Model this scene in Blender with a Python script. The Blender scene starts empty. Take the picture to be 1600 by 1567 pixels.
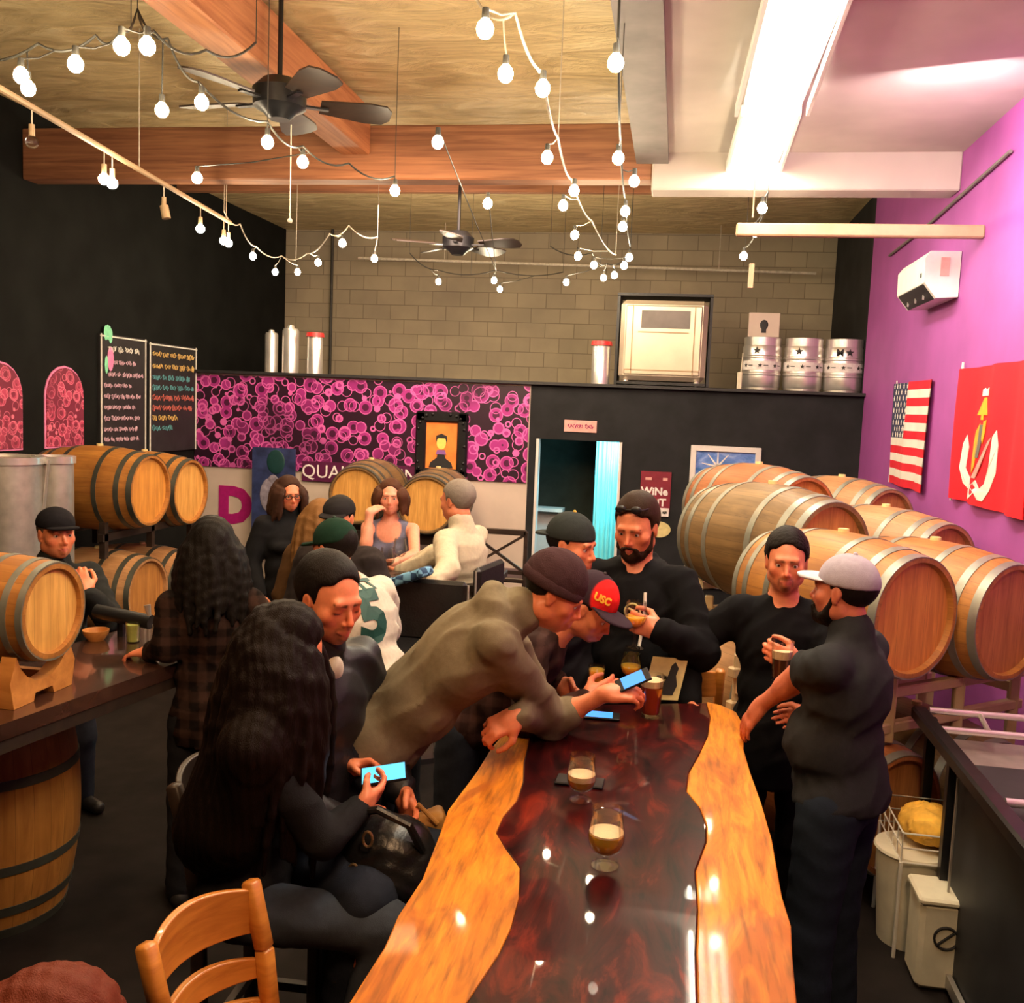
import bpy, math, random
import numpy as np
from mathutils import Vector, Matrix
from mathutils.bvhtree import BVHTree
random.seed(7); rng = np.random.RandomState(11)
SC = bpy.context.scene
COL = SC.collection
# ---------------------------------------------------------------- camera
H_CAM, F_PX = 2.25, 1500.0
def _cam_axes(psi, th, rho):
    psi, th, rho = map(math.radians, (psi, th, rho))
    d = np.array([-math.sin(psi)*math.cos(th), math.cos(psi)*math.cos(th), -math.sin(th)])
    r0 = np.array([math.cos(psi), math.sin(psi), 0.0]); u0 = np.cross(r0, d)
    return d, r0*math.cos(rho)+u0*math.sin(rho), -r0*math.sin(rho)+u0*math.cos(rho)
D_, R_, U_ = _cam_axes(9.45, 5.65, 2.3)
C_ = np.array([0, 0, H_CAM])
def ray(x, y): return D_ + R_*(x-800)/F_PX - U_*(y-783.5)/F_PX
def P(x, y, Y):            # point of the room at depth Y seen at a place in the photo
    v = ray(x, y); return C_ + v*(Y/v[1])
def PZ(x, y, Z):           # ... at height Z
    v = ray(x, y); return C_ + v*((Z-H_CAM)/v[2])
def PX(x, y, X):           # ... on a side wall
    v = ray(x, y); return C_ + v*(X/v[0])
cd = bpy.data.cameras.new('camera'); cam = bpy.data.objects.new('camera', cd); COL.objects.link(cam)
cam.matrix_world = Matrix(((R_[0], U_[0], -D_[0], 0), (R_[1], U_[1], -D_[1], 0), (R_[2], U_[2], -D_[2], H_CAM), (0, 0, 0, 1)))
cd.sensor_fit = 'HORIZONTAL'; cd.sensor_width = 36; cd.lens = F_PX/1600*36; cd.clip_start = .05
SC.camera = cam
# ---------------------------------------------------------------- world, lamps, exposure
SC.view_settings.view_transform = 'Standard'; SC.view_settings.look = 'None'
SC.view_settings.gamma = 1; SC.view_settings.use_curve_mapping = False
SC.view_settings.exposure = 0.0
w = bpy.data.worlds.new('world'); SC.world = w; w.use_nodes = True
w.node_tree.nodes['Background'].inputs[0].default_value = (1.0, .72, .5, 1)
w.node_tree.nodes['Background'].inputs[1].default_value = .04
def area(name, loc, target, size, power, color, sy=None, spread=180):
    l = bpy.data.lights.new(name, 'AREA'); l.energy = power; l.color = color; l.size = size
    if sy: l.shape = 'RECTANGLE'; l.size_y = sy
    l.spread = math.radians(spread)
    o = bpy.data.objects.new(name, l); COL.objects.link(o); o.location = loc
    o.rotation_euler = (Vector(target)-Vector(loc)).to_track_quat('-Z', 'Y').to_euler()
    return o
WARM = (1.0, .60, .30)
# ceiling lamps of the room (behind and above the photographer, over the table, over the barrels)
area('lamp_over_table_near', (0.5, .6, 3.9), (-.1, 2.8, 1.0), .5, 50, WARM)
area('lamp_over_table', (-.1, 3.0, 3.95), (-.1, 3.0, 1), .5, 22, WARM)
area('lamp_over_left_bar', (-1.9, 1.6, 3.7), (-2.4, 4.2, 1.2), .8, 42, WARM)
area('lamp_over_barrels', (1.0, 4.3, 3.95), (1.1, 5.4, 1.4), .9, 24, (1.0, .62, .34))
area('lamp_over_back_tables', (-2.2, 6.6, 3.95), (-2.5, 7.6, 1), 1.0, 60, WARM)
area('lamp_over_partition', (-2.4, 8.9, 3.9), (-3.0, 10.6, 1.9), 1.2, 70, (1.0, .72, .55))
area('lamp_purple_wall', (1.35, 5.6, 3.9), (1.94, 7.6, 2.9), .5, 30, (1.0, .72, .75))
# ---------------------------------------------------------------- helpers: objects
ORG = {}
def tag(o, label=None, cat=None, group=None, kind=None):
    if label: o['label'] = label
    if cat: o['category'] = cat
    if group: o['group'] = group
    if kind: o['kind'] = kind
    return o
def empty(name, loc, label=None, cat=None, group=None):
    o = bpy.data.objects.new(name, None); COL.objects.link(o); o.location = tuple(loc); o.empty_display_size = .1
    ORG[o.name] = np.array(loc, float); return tag(o, label, cat, group)
def link_mesh(name, verts, faces, mat, parent=None, loc=None, smooth=True, angle=35, col=None, mids=None):
    v = np.asarray(verts, float).reshape(-1, 3)
    po = ORG[parent.name] if parent is not None else np.zeros(3)
    o_ = np.array(loc, float) if loc is not None else po
    me = bpy.data.meshes.new(name); me.from_pydata((v-o_).tolist(), [], faces if isinstance(faces, list) else faces.tolist())
    for m in (mat if isinstance(mat, (list, tuple)) else [mat]): me.materials.append(m)
    if mids is not None: me.polygons.foreach_set('material_index', np.asarray(mids, np.int32))
    if smooth:
        me.shade_smooth()
        if angle: me.set_sharp_from_angle(angle=math.radians(angle))
    if col is not None:
        a = me.color_attributes.new('Col', 'FLOAT_COLOR', 'POINT')
        a.data.foreach_set('color', np.concatenate([col, np.ones((len(col), 1))], 1).astype(np.float32).ravel())
    me.update()
    ob = bpy.data.objects.new(name, me); COL.objects.link(ob)
    if parent is not None: ob.parent = parent
    ob.location = tuple(o_-po); ORG[ob.name] = o_
    return ob
def copy_tree(o, parent=None):
    c = o.copy(); COL.objects.link(c)
    if parent is not None: c.parent = parent
    ORG[c.name] = ORG[o.name]
    for ch in [x for x in KIDS(o)]: copy_tree(ch, c)
    return c
def KIDS(o): return [x for x in COL.objects if x.parent == o]
class G:
    def __init__(s): s.v = []; s.f = []; s.m = []
    def add(s, v, f, mi=0):
        b = len(s.v); s.v += [tuple(map(float, p)) for p in v]; s.f += [tuple(i+b for i in q) for q in f]; s.m += [mi]*len(f); return s
    def box(s, c, d, R=None, bev=.0, mi=0):
        x, y, z = (np.array(d, float)/2)
        b = min(bev, x*.9, y*.9, z*.9)
        pts = []; fs = []
        if b <= 0:
            pts = [(-x,-y,-z),(x,-y,-z),(x,y,-z),(-x,y,-z),(-x,-y,z),(x,-y,z),(x,y,z),(-x,y,z)]
            fs = [(3,2,1,0),(4,5,6,7),(0,1,5,4),(1,2,6,5),(2,3,7,6),(3,0,4,7)]
        else:
            idx = {}
            for sx in (-1,1):
                for sy in (-1,1):
                    for sz in (-1,1):
                        for ax in range(3):
                            p = [sx*(x-b), sy*(y-b), sz*(z-b)]; p[ax] += (sx,sy,sz)[ax]*b
                            idx[(sx,sy,sz,ax)] = len(pts); pts.append(tuple(p))
            for ax in range(3):
                o1, o2 = [a for a in range(3) if a != ax]
                for sg in (-1,1):
                    q = []
                    for (a, c_) in ((-1,-1),(1,-1),(1,1),(-1,1)):
                        k = [0,0,0]; k[ax] = sg; k[o1] = a; k[o2] = c_; q.append(idx[(k[0],k[1],k[2],ax)])
                    if (sg > 0) != (ax != 1): q = q[::-1]
                    fs.append(tuple(q))
            for ax in range(3):
                o1, o2 = [a for a in range(3) if a != ax]
                for s1 in (-1,1):
                    for s2 in (-1,1):
                        q = []
                        for (e, fa) in ((-1,o1),(1,o1),(1,o2),(-1,o2)):
                            k = [0,0,0]; k[ax] = e; k[o1] = s1; k[o2] = s2; q.append(idx[(k[0],k[1],k[2],fa)])
                        fs.append(tuple(q))
            for sx in (-1,1):
                for sy in (-1,1):
                    for sz in (-1,1): fs.append(tuple(idx[(sx,sy,sz,a)] for a in range(3)))
            P_ = np.array(pts); out = []
            for q in fs:
                n = np.cross(P_[q[1]]-P_[q[0]], P_[q[2]]-P_[q[0]]); out.append(q if n @ P_[list(q)].mean(0) > 0 else q[::-1])
            fs = out
        A = np.array(pts)
        if R is not None: A = A @ np.array(R).T
        return s.add(A+np.array(c, float), fs, mi)
    def bar(s, a, b, w, h, up=(0,0,1), bev=.0, mi=0):
        a = np.array(a, float); b = np.array(b, float); L = np.linalg.norm(b-a); y = (b-a)/L
        x = np.cross(y, np.array(up, float)); x /= np.linalg.norm(x); z = np.cross(x, y)
        return s.box((a+b)/2, (w, L, h), np.stack([x, y, z], 1), bev, mi)
    def tube(s, pts, r, n=8, mi=0, caps=True):
        pts = np.array(pts, float); N = len(pts); rr = np.full(N, r) if np.isscalar(r) else np.array(r, float)
        T = np.gradient(pts, axis=0); T /= np.linalg.norm(T, axis=1)[:, None]+1e-12
        u = np.cross(T[0], (0, 0, 1.0)); 
        if np.linalg.norm(u) < .1: u = np.cross(T[0], (1.0, 0, 0))
        u /= np.linalg.norm(u); v = []; 
        for i in range(N):
            u = u - T[i]*(u@T[i]); u /= np.linalg.norm(u); w_ = np.cross(T[i], u)
            for k in range(n):
                a = 2*math.pi*k/n; v.append(pts[i]+rr[i]*(u*math.cos(a)+w_*math.sin(a)))
        f = [(i*n+k, i*n+(k+1) % n, (i+1)*n+(k+1) % n, (i+1)*n+k) for i in range(N-1) for k in range(n)]
        if caps: f += [tuple(range(n))[::-1], tuple((N-1)*n+k for k in range(n))]
        return s.add(v, f, mi)
    def lathe(s, prof, n=32, c=(0,0,0), R=None, mi=0, ring=False):   # prof: (radius, z)
        v = []; 
        for (r, z) in prof:
            for k in range(n):
                a = 2*math.pi*k/n; v.append((r*math.cos(a), r*math.sin(a), z))
        f = [(i*n+k, i*n+(k+1) % n, (i+1)*n+(k+1) % n, (i+1)*n+k) for i in range(len(prof)-1) for k in range(n)]
        if ring: f += [((len(prof)-1)*n+k, (len(prof)-1)*n+(k+1) % n, (k+1) % n, k) for k in range(n)]
        if not ring and prof[0][0] > 1e-6: f.append(tuple(range(n))[::-1])
        if not ring and prof[-1][0] > 1e-6: f.append(tuple((len(prof)-1)*n+k for k in range(n)))
        A = np.array(v)
        if R is not None: A = A @ np.array(R).T
        return s.add(A+np.array(c, float), f, mi)
    def ball(s, c, r, n=12, mi=0, R=None):
        r = np.full(3, r) if np.isscalar(r) else np.array(r, float)
        m = n//2; pr = [(max(1e-7, math.sin(math.pi*i/m)), -math.cos(math.pi*i/m)) for i in range(m+1)]
        v = np.array([(a*math.cos(2*math.pi*k/n), a*math.sin(2*math.pi*k/n), z) for a, z in pr for k in range(n)])*r
        f = [(i*n+k, i*n+(k+1) % n, (i+1)*n+(k+1) % n, (i+1)*n+k) for i in range(m) for k in range(n)]
        if R is not None: v = v @ np.array(R).T
        return s.add(v+np.array(c, float), f, mi)
    def plate(s, poly, t0, t1, frame=None, mi=0):         # polygon in a plane extruded from t0 to t1 along its normal
        n = len(poly); a = np.array([(p[0], p[1], t0) for p in poly]+[(p[0], p[1], t1) for p in poly], float)
        f = [tuple(range(n))[::-1], tuple(range(n, 2*n))]+[(i, (i+1) % n, n+(i+1) % n, n+i) for i in range(n)]
        if frame is not None: o, X, Y, Z = [np.array(q, float) for q in frame]; a = o+a[:, :1]*X+a[:, 1:2]*Y+a[:, 2:]*Z
        return s.add(a, f, mi)
    def build(s, name, mat, parent=None, loc=None, smooth=True, angle=35):
        return link_mesh(name, s.v, s.f, mat, parent, loc, smooth, angle, mids=s.m if isinstance(mat, (list, tuple)) else None)
def struct(o): return tag(o, kind='structure')
def yz_rot(az, tilt=0):    # local z axis laid horizontally, pointing at azimuth az (degrees, 0 = +Y, 90 = +X)
    a = math.radians(az); z = np.array([math.sin(a), math.cos(a), 0.0]); x = np.array([0, 0, 1.0]); y = np.cross(z, x)
    return np.stack([x, y, z], 1)
def quat_of(R): return Matrix([list(r) for r in R]).to_quaternion()
# text as a real flat mesh; frame = origin, right, up (unit) ; centred
def text_mesh(txt, size, bold=.0, cx=True, shear=0, ext=.001, sx=1.0):
    cu = bpy.data.curves.new('t', 'FONT'); cu.body = txt; cu.size = size; cu.extrude = ext; cu.offset = bold; cu.shear = shear
    cu.align_x = 'CENTER' if cx else 'LEFT'; cu.align_y = 'CENTER'; cu.resolution_u = 3
    ob = bpy.data.objects.new('t', cu); COL.objects.link(ob); bpy.context.view_layer.update()
    me = bpy.data.meshes.new_from_object(ob.evaluated_get(bpy.context.evaluated_depsgraph_get()))
    v = np.array([tuple(q.co) for q in me.vertices]); f = [tuple(p.vertices) for p in me.polygons]
    bpy.data.objects.remove(ob); bpy.data.curves.remove(cu); bpy.data.meshes.remove(me)
    if len(v): v[:, 0] *= sx
    return v, f
def put_text(g, txt, size, o, X, Y, bold=.0, cx=True, mi=0, ext=.001, shear=0, sx=1.0):
    v, f = text_mesh(txt, size, bold, cx, shear, ext, sx)
    o, X, Y = [np.array(q, float) for q in (o, X, Y)]; Z = np.cross(X, Y)
    if len(v): g.add(o+v[:, :1]*X+v[:, 1:2]*Y+v[:, 2:]*Z, f, mi)
    return g
# ---------------------------------------------------------------- helpers: materials
class NT:
    def __init__(s, name):
        s.m = bpy.data.materials.new(name); s.m.use_nodes = True; s.n = s.m.node_tree.nodes; s.l = s.m.node_tree.links
        s.b = s.n['Principled BSDF']; s._o = None
    def node(s, t, **k):
        n = s.n.new(t)
        for a, v in k.items(): setattr(n, a, v)
        return n
    def obj(s, scale=(1,1,1), rot=(0,0,0), kind='Object'):
        c = s.node('ShaderNodeTexCoord'); m = s.node('ShaderNodeMapping'); m.inputs['Scale'].default_value = scale; m.inputs['Rotation'].default_value = rot
        s.l.new(c.outputs[kind], m.inputs[0]); return m.outputs[0]
    def noise(s, vec, scale, detail=3, rough=.55, out='Fac', dist=0):
        n = s.node('ShaderNodeTexNoise'); n.inputs['Scale'].default_value = scale; n.inputs['Detail'].default_value = detail
        n.inputs['Roughness'].default_value = rough; n.inputs['Distortion'].default_value = dist
        if vec is not None: s.l.new(vec, n.inputs['Vector'])
        return n.outputs[out]
    def ramp(s, fac, stops, interp='LINEAR'):
        r = s.node('ShaderNodeValToRGB'); r.color_ramp.interpolation = interp; e = r.color_ramp.elements
        while len(e) < len(stops): e.new(.5)
        for i, (p, c) in enumerate(stops):
            e[i].position = p; e[i].color = (*c, 1) if len(c) == 3 else c
        s.l.new(fac, r.inputs[0]); return r.outputs[0]
    def math(s, op, a, b=0.0, c=0.0):
        n = s.node('ShaderNodeMath', operation=op)
        for i, q in enumerate((a, b, c)):
            if isinstance(q, (int, float)): n.inputs[i].default_value = q
            else: s.l.new(q, n.inputs[i])
        return n.outputs[0]
    def mix(s, fac, a, b, mode='MIX'):
        n = s.node('ShaderNodeMix', data_type='RGBA', blend_type=mode)
        for i, q in ((0, fac), (6, a), (7, b)):
            if isinstance(q, (int, float)): n.inputs[i].default_value = q
            elif isinstance(q, tuple): n.inputs[i].default_value = (*q, 1) if len(q) == 3 else q
            else: s.l.new(q, n.inputs[i])
        return n.outputs[2]
    def bump(s, h, strength=.3, dist=.01):
        n = s.node('ShaderNodeBump'); n.inputs['Strength'].default_value = strength; n.inputs['Distance'].default_value = dist
        s.l.new(h, n.inputs['Height']); s.l.new(n.outputs[0], s.b.inputs['Normal'])
    def set(s, **k):
        for a, v in k.items():
            i = s.b.inputs[a.replace('_', ' ')]
            if isinstance(v, (int, float)): i.default_value = v
            elif isinstance(v, tuple): i.default_value = (*v, 1) if len(v) == 3 and i.type == 'RGBA' else v
            else: s.l.new(v, i)
        return s.m
M = {}
def simple(name, c, rough=.5, metal=0, var=.12, vs=20, bump=0, bs=80, **k):
    t = NT(name); o = t.obj()
    n = t.noise(o, vs, 3)
    lo = tuple(max(0, x*(1-var)) for x in c); hi = tuple(min(1, x*(1+var)) for x in c)
    t.set(Base_Color=t.ramp(n, [(.3, lo), (.7, hi)]), Roughness=rough, Metallic=metal, **k)
    if bump: t.bump(t.noise(o, bs, 4), bump, .003)
    M[name] = t.m; return t.m
def emis(name, c, strength, base=(0,0,0)):
    t = NT(name); t.set(Base_Color=base, Emission_Color=c, Emission_Strength=strength, Roughness=.3); M[name] = t.m; return t.m
def attr_mat(name, rough=.6, bump=.15, bs=300, **k):
    t = NT(name); a = t.node('ShaderNodeAttribute', attribute_name='Col'); o = t.obj()
    n = t.noise(o, 60, 3); c = t.mix(t.ramp(n, [(.3, (.88,)*3), (.7, (1.0,)*3)]), (0,0,0), a.outputs['Color'])
    mm = t.node('ShaderNodeMix', data_type='RGBA', blend_type='MULTIPLY'); mm.inputs[0].default_value = 1
    t.l.new(a.outputs['Color'], mm.inputs[6]); t.l.new(t.ramp(n, [(.3, (.86,)*3), (.7, (1.0,)*3)]), mm.inputs[7])
    t.set(Base_Color=mm.outputs[2], Roughness=rough, **k)
    if bump: t.bump(t.noise(o, bs, 3), bump, .002)
    M[name] = t.m; return t.m
def wood(name, dark, light, scale=(3, 30, 30), rough=.45, coat=0, contrast=(.3, .7), bump=.1):
    t = NT(name); o = t.obj(scale)
    n = t.noise(o, 1.0, 6, .6, dist=.6); n2 = t.noise(t.obj((1,1,1)), 2.5, 2)
    c = t.ramp(n, [(contrast[0], dark), (contrast[1], light)])
    c = t.mix(t.math('MULTIPLY', n2, .35), c, dark)
    t.set(Base_Color=c, Roughness=rough, Coat_Weight=coat, Coat_Roughness=.06); t.bump(n, bump, .003); M[name] = t.m; return t.m
# ---------------------------------------------------------------- smooth solid modelling (bodies, clothes, hair)
def nrm(v): v = np.array(v, float); return v/(np.linalg.norm(v)+1e-12)
class Cap:      # tapered capsule
    def __init__(s, a, b, ra, rb, flat=None): s.a = np.array(a, float); s.b = np.array(b, float); s.ra = ra; s.rb = rb
    def box(s): r = max(s.ra, s.rb); return np.minimum(s.a, s.b)-r, np.maximum(s.a, s.b)+r
    def d(s, X):
        ab = s.b-s.a; t = np.clip(((X-s.a)@ab)/(ab@ab+1e-12), 0, 1)
        return np.linalg.norm(X-s.a-t[..., None]*ab, axis=-1)-(s.ra+(s.rb-s.ra)*t)
class Ell:      # ellipsoid with axes in the columns of R
    def __init__(s, c, r, R=None): s.c = np.array(c, float); s.r = np.array(r, float); s.R = np.eye(3) if R is None else np.array(R, float)
    def box(s): e = np.sqrt(((s.R*s.r)**2).sum(1)); return s.c-e, s.c+e
    def d(s, X):
        q = (X-s.c)@s.R; k0 = np.linalg.norm(q/s.r, axis=-1); k1 = np.linalg.norm(q/s.r**2, axis=-1)
        return k0*(k0-1)/(k1+1e-9)
class Box:
    def __init__(s, c, h, R=None, r=.01): s.c = np.array(c, float); s.h = np.array(h, float); s.R = np.eye(3) if R is None else np.array(R, float); s.r = r
    def box(s): e = np.abs(s.R*s.h).sum(1)+s.r; return s.c-e, s.c+e
    def d(s, X):
        q = np.abs((X-s.c)@s.R)-s.h+s.r
        return np.linalg.norm(np.maximum(q, 0), axis=-1)+np.minimum(q.max(-1), 0)-s.r
def folds(amp, f=22, seed=1, zf=.75):      # soft creases in cloth
    r = np.random.RandomState(seed); D = r.randn(6, 3)*[1, 1, zf]; D /= np.linalg.norm(D, axis=1)[:, None]; ph = r.rand(8)*6.28
    def g(X):
        q = X+.035*np.sin(X[:, [1, 2, 0]]*17+ph[0])+.012*np.sin(X[:, [2, 0, 1]]*47+ph[1])
        t = sum((1-np.abs(np.sin(q@(D[i]*f*(.75+.35*i))+ph[i]))**.8)*m for i, m in ((1, .5), (2, .3), (3, .2)))
        mask = .35+.65*(.5+.5*np.sin(X@(D[4]*9)+ph[4])*np.sin(X@(D[5]*11)+ph[5]))
        return amp*(.55-t)*2.2*mask
    return g
def strands(amp, f=230, seed=1):           # combed hair: grooves that run downward
    r = np.random.RandomState(seed); a = r.rand(4)*6.28
    def g(X):
        q = X+.010*np.sin(X[:, [2, 2, 2]]*14+X[:, [1, 0, 1]]*20+a[0])
        return amp*(np.sin(q[:, 0]*f+q[:, 1]*f*.35+a[1])*.5+np.sin(q[:, 1]*f*.9-q[:, 0]*f*.3+a[2])*.5)
    return g
class Solid:
    def __init__(s): s.ops = []
    def add(s, p, k=.02): s.ops.append((p, k, 0)); return s
    def sub(s, p, k=.01): s.ops.append((p, k, 1)); return s
    def mesh(s, h, noise=None, pad=.0):
        lo = np.min([p.box()[0] for p, k, o in s.ops if not o], 0)-3*h-pad; hi = np.max([p.box()[1] for p, k, o in s.ops if not o], 0)+3*h+pad
        n = np.ceil((hi-lo)/h).astype(int)+1
        V = np.full(n, 1.0, np.float32); ax = [lo[i]+h*np.arange(n[i]) for i in range(3)]
        for p, k, o in s.ops:
            a, b = p.box(); m = k+3*h+pad
            i0 = np.clip(np.floor((a-m-lo)/h).astype(int), 0, n); i1 = np.clip(np.ceil((b+m-lo)/h).astype(int)+1, 0, n)
            if (i1 <= i0).any(): continue
            sl = tuple(slice(i0[j], i1[j]) for j in range(3))
            X = np.stack(np.meshgrid(*[ax[j][sl[j]] for j in range(3)], indexing='ij'), -1)
            d = p.d(X); v = V[sl]
            if o: d = -d; hh = np.clip(.5-.5*(v-d)/k, 0, 1) ; V[sl] = v*(1-hh)+d*hh+k*hh*(1-hh)
            else: hh = np.clip(.5+.5*(v-d)/k, 0, 1); V[sl] = v*(1-hh)+d*hh-k*hh*(1-hh)
        if noise is not None:
            near = np.argwhere(np.abs(V) < 4*h+pad); X = lo+near*h; V[tuple(near.T)] += noise(X)
        # surface nets
        I = V < 0; c = np.zeros(n-1, np.uint8)
        for dx in (0, 1):
            for dy in (0, 1):
                for dz in (0, 1): c += I[dx:n[0]-1+dx, dy:n[1]-1+dy, dz:n[2]-1+dz]
        cell = np.argwhere((c > 0) & (c < 8)); idx = np.full(n-1, -1, np.int64); idx[tuple(cell.T)] = np.arange(len(cell))
        acc = np.zeros((len(cell), 3)); cnt = np.zeros(len(cell))
        cs = [(x, y, z) for x in (0, 1) for y in (0, 1) for z in (0, 1)]
        for a in cs:
            for j in range(3):
                if a[j]: continue
                b = list(a); b[j] = 1
                va = V[cell[:, 0]+a[0], cell[:, 1]+a[1], cell[:, 2]+a[2]]; vb = V[cell[:, 0]+b[0], cell[:, 1]+b[1], cell[:, 2]+b[2]]
                mk = (va < 0) != (vb < 0); t = np.where(mk, va/(va-vb+1e-12), 0)
                p = np.tile(np.array(a, float), (len(cell), 1)); p[:, j] = t
                acc[mk] += p[mk]; cnt[mk] += 1
        vert = lo+h*(cell+acc/np.maximum(cnt, 1)[:, None]); F = []
        for j in range(3):
            o1, o2 = [(1, 2), (2, 0), (0, 1)][j]
            A = I[tuple(slice(0, n[q]-1) if q == j else slice(1, n[q]-1) for q in range(3))]
            B = I[tuple(slice(1, n[q]) if q == j else slice(1, n[q]-1) for q in range(3))]
            e = np.argwhere(A != B); 
            if not len(e): continue
            s_in = A[tuple(e.T)]; e = e.copy()
            for q in range(3):
                if q != j: e[:, q] += 1
            def ix(d1, d2):
                g = e.copy(); g[:, o1] += d1; g[:, o2] += d2; return idx[tuple(g.T)]
            q = np.stack([ix(-1, -1), ix(0, -1), ix(0, 0), ix(-1, 0)], 1); q[~s_in] = q[~s_in][:, ::-1]; F.append(q)
        F = np.concatenate(F); F = F[(F >= 0).all(1)]
        return vert, F
def smooth_mesh(v, f, it=1, lam=.5):
    for _ in range(it):
        a = np.zeros_like(v); c = np.zeros(len(v))
        for i in range(4):
            np.add.at(a, f[:, i], v[f[:, (i+1) % 4]]); np.add.at(c, f[:, i], 1)
            np.add.at(a, f[:, i], v[f[:, (i-1) % 4]]); np.add.at(c, f[:, i], 1)
        v = v+lam*(a/np.maximum(c, 1)[:, None]-v)
    return v
def paint(v, base, layers):
    c = np.tile(np.array(base, float), (len(v), 1))
    for p, colr, soft in layers:
        lo, hi = p.box(); m = ((v > lo-soft) & (v < hi+soft)).all(1)
        if not m.any(): continue
        w_ = np.clip(.5-p.d(v[m])/soft, 0, 1)[:, None]; c[m] = c[m]*(1-w_)+np.array(colr)*w_
    return c
# ---------------------------------------------------------------- people
attr_mat('skin', .42, .12, 220, Subsurface_Weight=.0)
attr_mat('cloth', .9, .35, 420, Specular_IOR_Level=.12)
attr_mat('knit', .95, .8, 260, Specular_IOR_Level=.1)
attr_mat('leather', .42, .3, 200, Specular_IOR_Level=.35)
attr_mat('hair', .5, .0, 400, Specular_IOR_Level=.10)
def _hb():
    t = M['hair']; nt = t.node_tree; b = nt.nodes['Principled BSDF']; c = nt.nodes.new('ShaderNodeTexCoord'); m = nt.nodes.new('ShaderNodeMapping'); m.inputs['Scale'].default_value = (420, 420, 26); n = nt.nodes.new('ShaderNodeTexNoise'); n.inputs['Scale'].default_value = 1; n.inputs['Detail'].default_value = 2; u = nt.nodes.new('ShaderNodeBump'); u.inputs['Strength'].default_value = .7; u.inputs['Distance'].default_value = .003
    nt.links.new(c.outputs['Object'], m.inputs[0]); nt.links.new(m.outputs[0], n.inputs['Vector']); nt.links.new(n.outputs['Fac'], u.inputs['Height']); nt.links.new(u.outputs[0], b.inputs['Normal'])
_hb()
def mkeye():
    t = NT('eyeball'); a = t.node('ShaderNodeAttribute', attribute_name='Col'); t.set(Base_Color=a.outputs['Color'], Roughness=.12); M['eyeball'] = t.m
mkeye()
SKIN = (.76, .25, .125); DARKHAIR = (.012, .009, .008)
def ik(a, b, l1, l2, hint):
    a = np.array(a, float); b = np.array(b, float); d = b-a; L = np.linalg.norm(d); u = d/L
    if L > (l1+l2)*.999: return a+u*l1*L/(l1+l2)
    x = (l1*l1-l2*l2+L*L)/(2*L); hgt = math.sqrt(max(0, l1*l1-x*x)); hv = np.array(hint, float); hv = hv-u*(hv@u)
    return a+u*x+nrm(hv)*hgt
def frame_from(fwd, up):   # columns: right, forward, up
    f = nrm(fwd); r = nrm(np.cross(f, up)); return np.stack([r, f, np.cross(r, f)], 1)
def turn(R, yaw=0, pitch=0, roll=0):   # yaw + = to own right, pitch + = look down, roll + = tilt to own right
    y, p, r = map(math.radians, (-yaw, -pitch, roll))
    Z = np.array([[math.cos(y), -math.sin(y), 0], [math.sin(y), math.cos(y), 0], [0, 0, 1]])
    Xm = np.array([[1, 0, 0], [0, math.cos(p), -math.sin(p)], [0, math.sin(p), math.cos(p)]])
    Ym = np.array([[math.cos(r), 0, math.sin(r)], [0, 1, 0], [-math.sin(r), 0, math.cos(r)]])
    return R @ Z @ Xm @ Ym
def hand_prims(S, wrist, fwd, nrmal, side, curl, s=1.0, thumb=.5, spread=1.0, folded=None):
    # fwd = towards the fingertips, nrmal = back of the hand; side = +1 when the thumb lies on +x
    y = nrm(fwd); z = nrm(np.array(nrmal, float)-y*(np.array(nrmal, float)@y)); x = np.cross(y, z)*side
    W = lambda a, b, c: wrist+s*(x*a+y*b+z*c)
    S.add(Box(W(0, .048, 0), np.array([.040, .046, .013])*s, np.stack([x, y, z], 1), .012*s), .018)
    S.add(Cap(W(.0, -.012, 0), W(0, .03, 0), .024*s, .027*s), .02)
    S.add(Ell(W(.026, .028, -.008), np.array([.018, .03, .016])*s, np.stack([x, y, z], 1)), .01)
    base = [(.031, .090), (.0105, .096), (-.0105, .092), (-.031, .082)]; ln = [.070, .078, .072, .056]; rad = [.0092, .0095, .009, .008]
    for i in range(4):
        c = curl[i] if isinstance(curl, (list, tuple)) else curl
        p = W(base[i][0]*spread, base[i][1], 0); ang = 0; out = (base[i][0]*.9)*(1-c)*spread
        for j, fr in enumerate((.45, .31, .24)):
            ang += math.radians((62, 80, 55)[j])*c+math.radians(4)
            dr = nrm(y*math.cos(ang)-z*math.sin(ang)+x*out*2)
            q = p+dr*ln[i]*fr*s; S.add(Cap(p, q, rad[i]*s*(1-.06*j), rad[i]*s*(.94-.07*j)), .0035 if j else .008); p = q
    t0 = W(.030, .022, -.006); t1 = t0+s*.040*nrm(x*(.9-.5*thumb)+y*.65-z*(.3+.5*thumb)); t2 = t1+s*.033*nrm(x*(.35-.75*thumb)+y*.85-z*(.35+.3*thumb)); t3 = t2+s*.026*nrm(x*(.15-.8*thumb)+y*.9-z*.3)
    S.add(Cap(t0, t1, .0145*s, .012*s), .012); S.add(Cap(t1, t2, .0115*s, .0102*s), .004); S.add(Cap(t2, t3, .0102*s, .0085*s), .003)
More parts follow.
